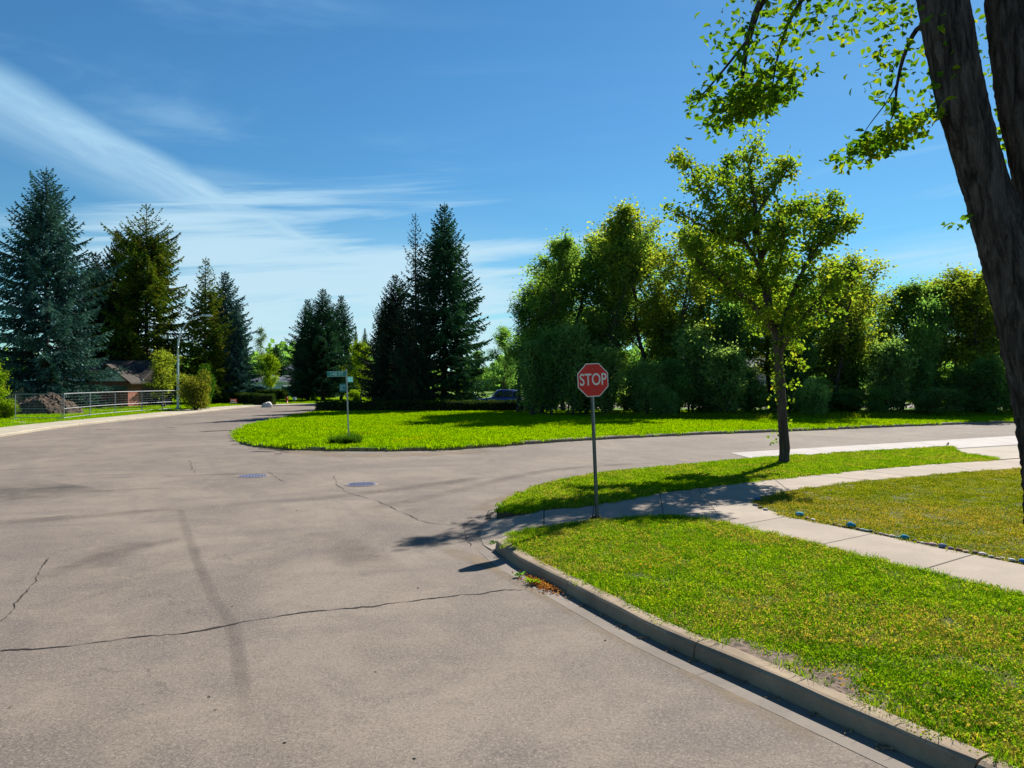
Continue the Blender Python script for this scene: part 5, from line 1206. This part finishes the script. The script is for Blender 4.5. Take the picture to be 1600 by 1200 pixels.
b = MB(); b.box(-0.18, -0.1, 0.42, 0.18, 0.1, 0.70); b.box(-0.2, -0.12, 0.70, 0.2, 0.12, 0.73); b.obj('body', simple('pale_blue_paint', (0.35, 0.42, 0.55), 0.5), mb_)
b = MB(); b.tube([(0, 0, 0), (0, 0, 0.42)], 0.03, 6); b.obj('post', A_STEEL, mb_)

# manhole covers
M_IRON = simple('manhole_iron', (0.105, 0.115, 0.185), 0.6, 0.1, 0.4, 0.3, 20)
def manhole(px_, py_, label, rot):
    t = thing('manhole_cover', label, 'manhole', G(px_, py_, 0.0), (0, 0, rot))
    b = MB(); b.tube([(0, 0, 0.001), (0, 0, 0.008)], [0.43, 0.43], 36); b.obj('frame', A_KERB, t)
    b = MB(); b.tube([(0, 0, 0.006), (0, 0, 0.012)], [0.385, 0.385], 36); o = b.obj('lid', M_IRON, t)
    b = MB()
    for i in range(-4, 5):
        for j in range(-4, 5):
            if (i*i+j*j)*0.0064 < 0.115: b.box(i*0.08-0.025, j*0.08-0.025, 0.0125, i*0.08+0.025, j*0.08+0.025, 0.018)
    b.obj('tread_pattern', M_IRON, o, kind='stuff')
manhole(395, 744, 'blue-grey iron manhole cover farther to the left on the asphalt', 0.3)
manhole(565, 757, 'blue-grey iron manhole cover nearer the corner with a crack running past it', 1.0)

# ------------------------------------------------------------ stones along the branch walk
def stone_mesh(seed):
    bm = bmesh.new(); bmesh.ops.create_icosphere(bm, subdivisions=2, radius=0.5); rr_ = random.Random(seed); o_ = Vector((seed*3.1, seed, 0))
    for v_ in bm.verts: v_.co *= 1+0.35*mn.noise(v_.co*1.6+o_)
    for v_ in bm.verts: v_.co.z = max(v_.co.z, -0.3)+0.3
    me = bpy.data.meshes.new('stone'); bm.to_mesh(me); bm.free(); me.polygons.foreach_set('use_smooth', [True]*len(me.polygons)); return me
BL = (0.06, 0.27, 0.38); stones = [
 (1183, 779, 11, 'deep blue', (0.04, 0.12, 0.25), 'deep blue stone at the inner corner of the two walks, in tree shade'),
 (1180, 788, 8, 'grey', (0.16, 0.15, 0.14), 'grey stone just below the deep blue one at the inner corner of the walks'),
 (1188, 792, 9, 'brown', (0.13, 0.10, 0.08), 'brown stone in tree shade between the grey corner stone and the pale flat one'),
 (1196, 795, 9, 'pale', (0.40, 0.38, 0.34), 'pale flat stone at the shaded curve of the walk edge'),
 (1250, 804.5, 13, 'blue', (0.10, 0.34, 0.42), 'turquoise painted stone farthest from the camera in the stone row'),
 (1261, 808.5, 8, 'tan', (0.36, 0.25, 0.18), 'tan stone just right of the farthest turquoise stone'),
 (1270, 811, 8, 'white', (0.55, 0.48, 0.42), 'whitish flat stone a little right of the farthest turquoise stone'),
 (1277, 812.5, 4, 'black', (0.05, 0.04, 0.04), 'tiny black stone next to the whitish flat stone'),
 (1304, 818, 8, 'brown', (0.16, 0.10, 0.08), 'dark brown stone half in the grass left of the middle blue stone'),
 (1312, 820, 8, 'brown', (0.28, 0.18, 0.15), 'reddish brown stone two places left of the middle blue stone'),
 (1319, 822, 7, 'dark', (0.07, 0.05, 0.05), 'blackish stone touching the left side of the middle blue stone'),
 (1329, 821.5, 14, 'blue', (0.035, 0.22, 0.33), 'round teal blue painted stone, middle one of the three bright blue stones'),
 (1340, 825, 8, 'brown', (0.18, 0.11, 0.08), 'brown stone right beside the middle blue stone'),
 (1348, 827, 9, 'green', (0.25, 0.33, 0.30), 'grey-green stone right of the middle blue stone'),
 (1354, 828, 8, 'green', (0.30, 0.38, 0.36), 'pale green stone left of the dark grey one'),
 (1361, 828.5, 8, 'grey', (0.09, 0.09, 0.11), 'dark slate grey stone at the second joint of the branch walk'),
 (1369, 831.5, 7, 'brown', (0.18, 0.12, 0.08), 'small brown stone just after the second walk joint'),
 (1376, 833, 8, 'grey', (0.32, 0.27, 0.27), 'greyish pink stone midway between the two right blue stones'),
 (1384, 835, 9, 'tan', (0.34, 0.25, 0.20), 'flat tan stone left of the beige one'),
 (1394, 837, 10, 'beige', (0.46, 0.40, 0.32), 'beige flat stone two places left of the right teal stone'),
 (1404, 839, 9, 'green', (0.14, 0.24, 0.20), 'dull green stone touching the left side of the right teal stone'),
 (1413, 840, 14, 'blue', (0.02, 0.20, 0.27), 'squarish deep teal painted stone, rightmost of the three bright blue stones'),
 (1422, 843.5, 5, 'yellow', (0.45, 0.26, 0.03), 'tiny orange-yellow stone right beside the deep teal stone'),
 (1429, 844, 9, 'dark', (0.10, 0.07, 0.09), 'dark purplish stone right of the tiny orange one'),
 (1435, 846, 7, 'brown', (0.30, 0.19, 0.15), 'small pinkish brown stone before the whitish pebble'),
 (1441, 847, 7, 'white', (0.52, 0.46, 0.42), 'whitish pebble left of the mauve stones'),
 (1447, 848.5, 8, 'mauve', (0.32, 0.17, 0.20), 'small mauve stone touching the large mauve one'),
 (1457, 850, 13, 'mauve', (0.36, 0.22, 0.25), 'large mauve stone in the right part of the row'),
 (1473, 853.5, 12, 'blue grey', (0.16, 0.19, 0.28), 'blue-grey stone with pale top right of the large mauve one'),
 (1485, 856, 10, 'purple', (0.20, 0.15, 0.19), 'purplish grey stone between the blue-grey one and the maroon one'),
 (1498, 858.5, 11, 'maroon', (0.19, 0.09, 0.07), 'maroon brown stone left of the orange-tan one'),
 (1509, 861, 10, 'orange', (0.48, 0.32, 0.21), 'orange-tan flat stone near the third walk joint'),
 (1523, 862.5, 11, 'brown', (0.24, 0.16, 0.12), 'brown stone with pale top just before the lilac white one'),
 (1535, 865, 13, 'lilac', (0.46, 0.38, 0.40), 'large lilac white stone just past the third walk joint'),
 (1549, 869, 10, 'green', (0.26, 0.28, 0.25), 'grey-green flat stone right of the large lilac white one'),
 (1559, 871.5, 8, 'tan', (0.42, 0.28, 0.20), 'tan stone followed by a white one near the right photo edge'),
 (1566, 871, 8, 'white', (0.50, 0.47, 0.38), 'cream white stone near the right photo edge'),
 (1581, 874, 10, 'white', (0.50, 0.48, 0.46), 'greyish white rounded stone second from the right photo edge'),
 (1588, 876, 6, 'dark', (0.10, 0.09, 0.09), 'small dark stone just left of the bright blue stone at the photo edge'),
 (1598, 877, 12, 'blue', (0.03, 0.14, 0.42), 'bright blue painted stone with white spot cut by the right photo edge')]
smesh = [stone_mesh(k) for k in range(6)]; smat = {}
for i, (x, y, w, cn, c, lb_) in enumerate(stones):
    me = smesh[i % 6].copy(); me.materials.append(simple('stone_'+cn.replace(' ', '_')+'_paint', c, 0.85, 0, 0.08, 0.18, 20))
    q = G(x, y+2, 0.14); s_ = w*q.y/F; flat = 0.62 if w >= 12 and 'blue' in cn else 0.42
    o = link('painted_stone', me, None, q, (0, 0, -1.1+random.uniform(-0.3, 0.3)), label=lb_, category='stone', group='stones edging the branch walk'); o.scale = (s_*1.05, s_*0.8, s_*flat*1.15)

# small dark bird on the pale lane
bd = thing('bird', 'tiny black bird sitting on the pale concrete lane', 'bird', G(1481, 697, 0.012), (0, 0, R(30)))
M_BIRD = simple('black_feathers', (0.015, 0.014, 0.014), 0.6)
sk = bpy.data.meshes.new('body'); vv = [(-0.13, 0, 0.05), (-0.06, 0, 0.065), (0, 0, 0.085), (0.035, 0, 0.125), (0.055, 0, 0.145), (0.085, 0, 0.143)]
b = MB(); b.tube(vv, [0.008, 0.026, 0.042, 0.028, 0.022, 0.003], 10); b.obj('body', M_BIRD, bd, True)
for s_ in (-1, 1):
    b = MB(); b.tube([(0.0, s_*0.014, 0.06), (0.005, s_*0.016, 0.0), (0.03, s_*0.018, 0.002)], [0.006, 0.003, 0.003], 5); b.obj('leg', M_BIRD, bd)
    b = MB(); b.tube([(0.03, s_*0.022, 0.105), (-0.03, s_*0.036, 0.09), (-0.10, s_*0.016, 0.062)], [0.012, 0.016, 0.003], 6); b.obj('wing', M_BIRD, bd, True)

# ------------------------------------------------------------ cars
def car(label, loc, rot, col, Lc=4.6, Hc=1.75, suv=True):
    t = thing('parked_car', label, 'car', loc, (0, 0, rot), 'cars parked behind the hedge')
    mt = simple('car_paint_'+str(abs(hash(col)) % 97), col, 0.25, 0.4, 0.6, 0.05); wd = 0.9
    hd = 0.98 if suv else 0.85
    side = [(-Lc/2, 0.35), (-Lc/2, 0.62), (-Lc/2+0.08, 0.86), (-Lc/2+0.9, hd), (-0.85, hd+0.06)]
    top = ([(Lc/2-0.12, hd+0.10), (Lc/2, 0.75), (Lc/2, 0.35)])
    body = side+top
    def loft(prof, w0, w1, name, mat, par):
        n = len(prof); zs_ = [p[1] for p in prof]; z0, z1 = min(zs_), max(zs_)
        V = []
        for s in (-1, 1):
            for (x, z) in prof: f = (z-z0)/(z1-z0+1e-6); V.append((x, s*(w0+(w1-w0)*f), z))
        b = MB(); b.add(V, [np.array([[i, (i+1) % n, n+(i+1) % n, n+i] for i in range(n)]), np.array([list(range(n))]), np.array([[n+i for i in range(n)][::-1]])])
        me = b.mesh(name, mat); bm = bmesh.new(); bm.from_mesh(me); bmesh.ops.recalc_face_normals(bm, faces=bm.faces)
        bmesh.ops.bevel(bm, geom=list(bm.edges), offset=0.035, segments=2, affect='EDGES', clamp_overlap=True); bm.to_mesh(me); bm.free()
        me.polygons.foreach_set('use_smooth', [True]*len(me.polygons)); return link(name, me, par)
    bo = loft(body, wd, wd-0.04, 'body', mt, t)
    xr = Lc/2-0.25 if suv else Lc/2-0.7
    cab = [(-0.95, hd+0.02), (-0.30, Hc-0.06), (0.1, Hc), (xr-0.45, Hc-0.02), (xr-0.1, Hc-0.15), (xr+0.1, hd+0.04)]
    cb = loft(cab, wd-0.05, wd-0.2, 'cabin', mt, t)
    for s in (-1, 1):
        for (xa, xb, xc, xd) in ((-0.72, 0.18, 0.18, -0.25), (0.26, 1.12, 1.12, 0.26), (1.2, xr-0.12, xr-0.35, 1.2)):
            if xd > xc: continue
            y0 = s*(wd-0.055); y1 = s*(wd-0.165); z0 = hd+0.10; z1 = Hc-0.16
            b = MB(); V = [(xa, y0, z0), (xb, y0, z0), (xc, y1, z1), (xd, y1, z1)]; V += [(x, y+s*0.015, z) for x, y, z in V]; b.add(V, [(4, 5, 6, 7), (0, 1, 5, 4), (1, 2, 6, 5), (2, 3, 7, 6), (3, 0, 4, 7)]); b.obj('side_window', A_GLASS, t)
    b = MB(); b.add([(-0.90, -0.70, hd+0.10), (-0.90, 0.70, hd+0.10), (-0.34, 0.62, Hc-0.12), (-0.34, -0.62, Hc-0.12)][::-1], [(0, 1, 2, 3)]); me_ = b.obj('windscreen', A_GLASS, t); me_.location = (-0.035, 0, 0.03)
    so = me_.modifiers.new('s', 'SOLIDIFY'); so.thickness = 0.01
    for x in (-Lc/2+0.9, Lc/2-0.95):
        for s in (-1, 1):
            b = MB(); b.tube([(x, s*(wd-0.20), 0.34), (x, s*(wd+0.01), 0.34)], 0.34, 20); w_ = b.obj('wheel', simple('tyre', (0.02, 0.02, 0.02), 0.9) if 'tyre' not in MATS else MATS['tyre'], t)
            b = MB(); b.tube([(x, s*(wd-0.02), 0.34), (x, s*(wd+0.022), 0.34)], [0.23, 0.20], 12); b.obj('rim', A_STEEL, w_)
    for s in (-1, 1):
        b = MB(); b.box(-Lc/2-0.012, s*0.70-0.15, 0.66, -Lc/2+0.1, s*0.70+0.15, 0.80); b.obj('headlight', simple('headlight', (0.6, 0.6, 0.6), 0.2) if 'headlight' not in MATS else MATS['headlight'], t)
        b = MB(); b.box(Lc/2-0.08, s*0.76-0.08, 0.75, Lc/2+0.012, s*0.76+0.08, 1.0); b.obj('tail_light', M_RED, t)
    b = MB(); b.box(-Lc/2-0.015, -0.45, 0.5, -Lc/2+0.05, 0.45, 0.62); b.obj('grille', A_CRACK, t); return t
car('dark blue sport utility car parked under the trees behind the hedge', (XA(782, 76), 76, 0.0), R(8), (0.06, 0.10, 0.34), 4.5, 1.85)
car('dark car half hidden by trunks left of the blue one, pale roof glint', (XA(722, 80), 80, 0.0), R(-6), (0.05, 0.05, 0.055), 4.4, 1.5, False)
car('pale blue-grey low car right of the blue one, at the left foot of the grove', (XA(842, 74.5), 74.5, 0.0), R(4), (0.22, 0.28, 0.34), 4.4, 1.42, False)

# ------------------------------------------------------------ houses
def house(name, label, loc, rot, W_, D_, Hw, rise, wall, roof, windows, garage=None, over=0.5, hip=False, sidings=True):
    t = thing(name, label, 'house', loc, (0, 0, rot))
    b = MB(); b.box(-W_/2, 0, 0, W_/2, D_, Hw)
    if not hip: b.add([(-W_/2, 0, Hw), (-W_/2, D_, Hw), (-W_/2, D_/2, Hw+rise*0.94), (W_/2, 0, Hw), (W_/2, D_, Hw), (W_/2, D_/2, Hw+rise*0.94)], [np.array([[0, 1, 2]]), np.array([[5, 4, 3]])])
    b.obj('wall', wall, t)
    x0, x1, y0, y1 = -W_/2-over, W_/2+over, -over, D_+over; hx = (D_/2 if hip else 0); th = 0.18
    lo = [(x0, y0), (x1, y0), (x1, y1), (x0, y1)]
    V = [(x, y, Hw-0.05) for x, y in lo]+[(x0+hx, D_/2, Hw+rise), (x1-hx, D_/2, Hw+rise)]
    V += [(x, y, Hw-0.05+th) for x, y in lo]+[(x0+hx, D_/2, Hw+rise+th), (x1-hx, D_/2, Hw+rise+th)]
    b = MB(); b.add(V, [np.array([[6, 7, 11, 10], [8, 9, 10, 11], [0, 1, 7, 6], [1, 2, 8, 7], [2, 3, 9, 8], [3, 0, 6, 9], [1, 0, 4, 5], [3, 2, 5, 4]]), np.array([[7, 8, 11], [9, 6, 10], [2, 1, 5], [0, 3, 4]])])
    b.obj('roof', roof, t)
    b = MB(); b.box(x0, y0-0.03, Hw-0.10, x1, y0-0.003, Hw+0.14); b.obj('fascia', A_WHITE, t)
    for (x, z, w, h) in windows:
        b = MB(); b.box(x-w/2-0.07, -0.05, z-0.07, x+w/2+0.07, -0.003, z+h+0.07); fr = b.obj('window', A_WHITE, t)
        for k in range(2): b = MB(); b.box(x-w/2+k*w/2+0.02, -0.062, z, x-w/2+(k+1)*w/2-0.02, -0.052, z+h); b.obj('pane', A_GLASS, fr)
    if garage:
        gx, gw, gh, gm = garage; b = MB(); b.box(gx-gw/2, -0.02, 0.0, gx+gw/2, -0.003, gh); g_ = b.obj('garage_door', gm, t)
        for k in range(4): b = MB(); b.box(gx-gw/2+0.03, -0.035, k*gh/4+0.03, gx+gw/2-0.03, -0.021, (k+1)*gh/4-0.03); b.obj('door_panel', gm, g_)
    return t
W_BR = simple('brown_siding', (0.075, 0.05, 0.04), 0.85); W_CR = simple('cream_siding', (0.42, 0.40, 0.35), 0.85); W_PL = simple('pale_wall', (0.50, 0.48, 0.46), 0.85)
R_BR = simple('brown_shingles', (0.05, 0.04, 0.036), 0.9, 0, 0.2, 0.4, 4); R_BL = simple('blue_grey_shingles', (0.055, 0.065, 0.095), 0.85, 0, 0.2, 0.3, 4); R_GR = simple('grey_shingles', (0.14, 0.15, 0.16), 0.9, 0, 0.2, 0.3, 4)
G_DR = simple('garage_white', (0.50, 0.54, 0.62), 0.6)
h1_ = house('bungalow', 'long brown bungalow with a low roof hidden behind the blue spruce and fence', (XA(125, 76), 76, 0.1), R(-3), 13, 6, 2.7, 1.9, W_BR, R_BR, [(-4, 1.0, 1.8, 1.1), (0.5, 1.0, 1.4, 1.1)], None)
b = MB(); b.box(2.6, -2.6, 0, 6.6, -0.01, 2.6); b.obj('porch_wall', simple('red_brown_brick', (0.22, 0.085, 0.06), 0.9, 0, 0.2, 0.3, 8), h1_)
b = MB(); b.add([(2.6, -2.62, 2.6), (6.6, -2.62, 2.6), (4.6, -2.62, 4.1), (2.6, -2.5, 2.6), (6.6, -2.5, 2.6), (4.6, -2.5, 4.1)], [np.array([[0, 1, 2], [5, 4, 3]]), np.array([[0, 3, 4, 1], [1, 4, 5, 2], [2, 5, 3, 0]])]); b.obj('white_gable', A_WHITE, h1_)
b = MB(); b.add([(2.1, -3.0, 2.45), (4.6, -3.0, 4.3), (7.1, -3.0, 2.45), (2.1, 2.5, 2.45), (4.6, 2.5, 4.3), (7.1, 2.5, 2.45), (2.1, -3.0, 2.3), (4.6, -3.0, 4.15), (7.1, -3.0, 2.3), (2.1, 2.5, 2.3), (4.6, 2.5, 4.15), (7.1, 2.5, 2.3)],
    [(0, 3, 4, 1), (1, 4, 5, 2), (6, 7, 10, 9), (7, 8, 11, 10), (0, 1, 7, 6), (1, 2, 8, 7), (3, 9, 10, 4), (4, 10, 11, 5), (0, 6, 9, 3), (2, 5, 11, 8)]); b.obj('porch_roof', R_BR, h1_)
house('bungalow', 'bungalow with a navy hip roof and white garage door behind the rounded hedge', (XA(416, 148), 148, 0.1), R(6), 6.6, 7, 2.55, 1.3, W_PL, R_BL, [(-2.6, 1.0, 0.7, 1.0)], (0.5, 3.6, 2.2, G_DR), 0.6, True)
house('two_storey_house', 'cream two-storey house with a slate roof left of the spruce clump', (XA(462, 172), 172, 0.1), R(-8), 8.5, 8, 5.2, 1.9, W_CR, R_BL, [(-1.5, 3.6, 1.6, 1.1), (2.0, 3.6, 1.4, 1.1)], None, 0.5, True)
house('garage_wing', 'low pale wing with a grey roof in front of the cream two-storey house', (XA(458, 158), 158, 0.1), R(-8), 6.5, 6, 2.3, 1.5, W_PL, R_GR, [(-1.5, 0.9, 1.2, 1.0)], None, 0.5)
house('bungalow', 'grey-walled house glimpsed through the trunks behind the young elm', (XA(1185, 92), 92, 0.1), R(4), 12, 8, 3.9, 2.0, simple('lilac_grey_wall', (0.36, 0.35, 0.40), 0.85), R_GR, [(-3, 1.6, 1.4, 1.1), (1.5, 1.6, 1.4, 1.1)], None)
tf = thing('green_fence', 'teal board fence beside the white garage in the distance', 'fence', (XA(440, 140), 140, 0.1), (0, 0, R(-4)))
tb = MB().box(0, 0, 0, 0.29, 0.03, 1.75).mesh('board', simple('teal_board', (0.02, 0.13, 0.12), 0.8))
for k in range(14): link('board', tb, tf, (k*0.3, 0, 0))
# far background wood that closes the horizon
rg = np.random.default_rng(77); b = MB(); n = 42000
az_ = rg.uniform(R(-44), R(44), n); yy = rg.uniform(200, 245, n); xx = yy*np.tan(az_)
hh = 8.5+2.2*np.sin(xx*0.07)+1.6*np.sin(xx*0.19+1)+1.2*np.sin(xx*0.5+2)
C = np.stack([xx, yy, hh*rg.uniform(0.0, 1.0, n)**0.8], 1); D = rg.normal(0, 1, (n, 3)); D /= np.linalg.norm(D, axis=1)[:, None]
cards(b, C, D, 1.9, 1.4, 0, rg); b.obj('distant_wood', M_POPD, None, kind='stuff', label='far belt of dark trees closing the horizon beyond the houses', category='trees')
for k in (8, 9):
    pass
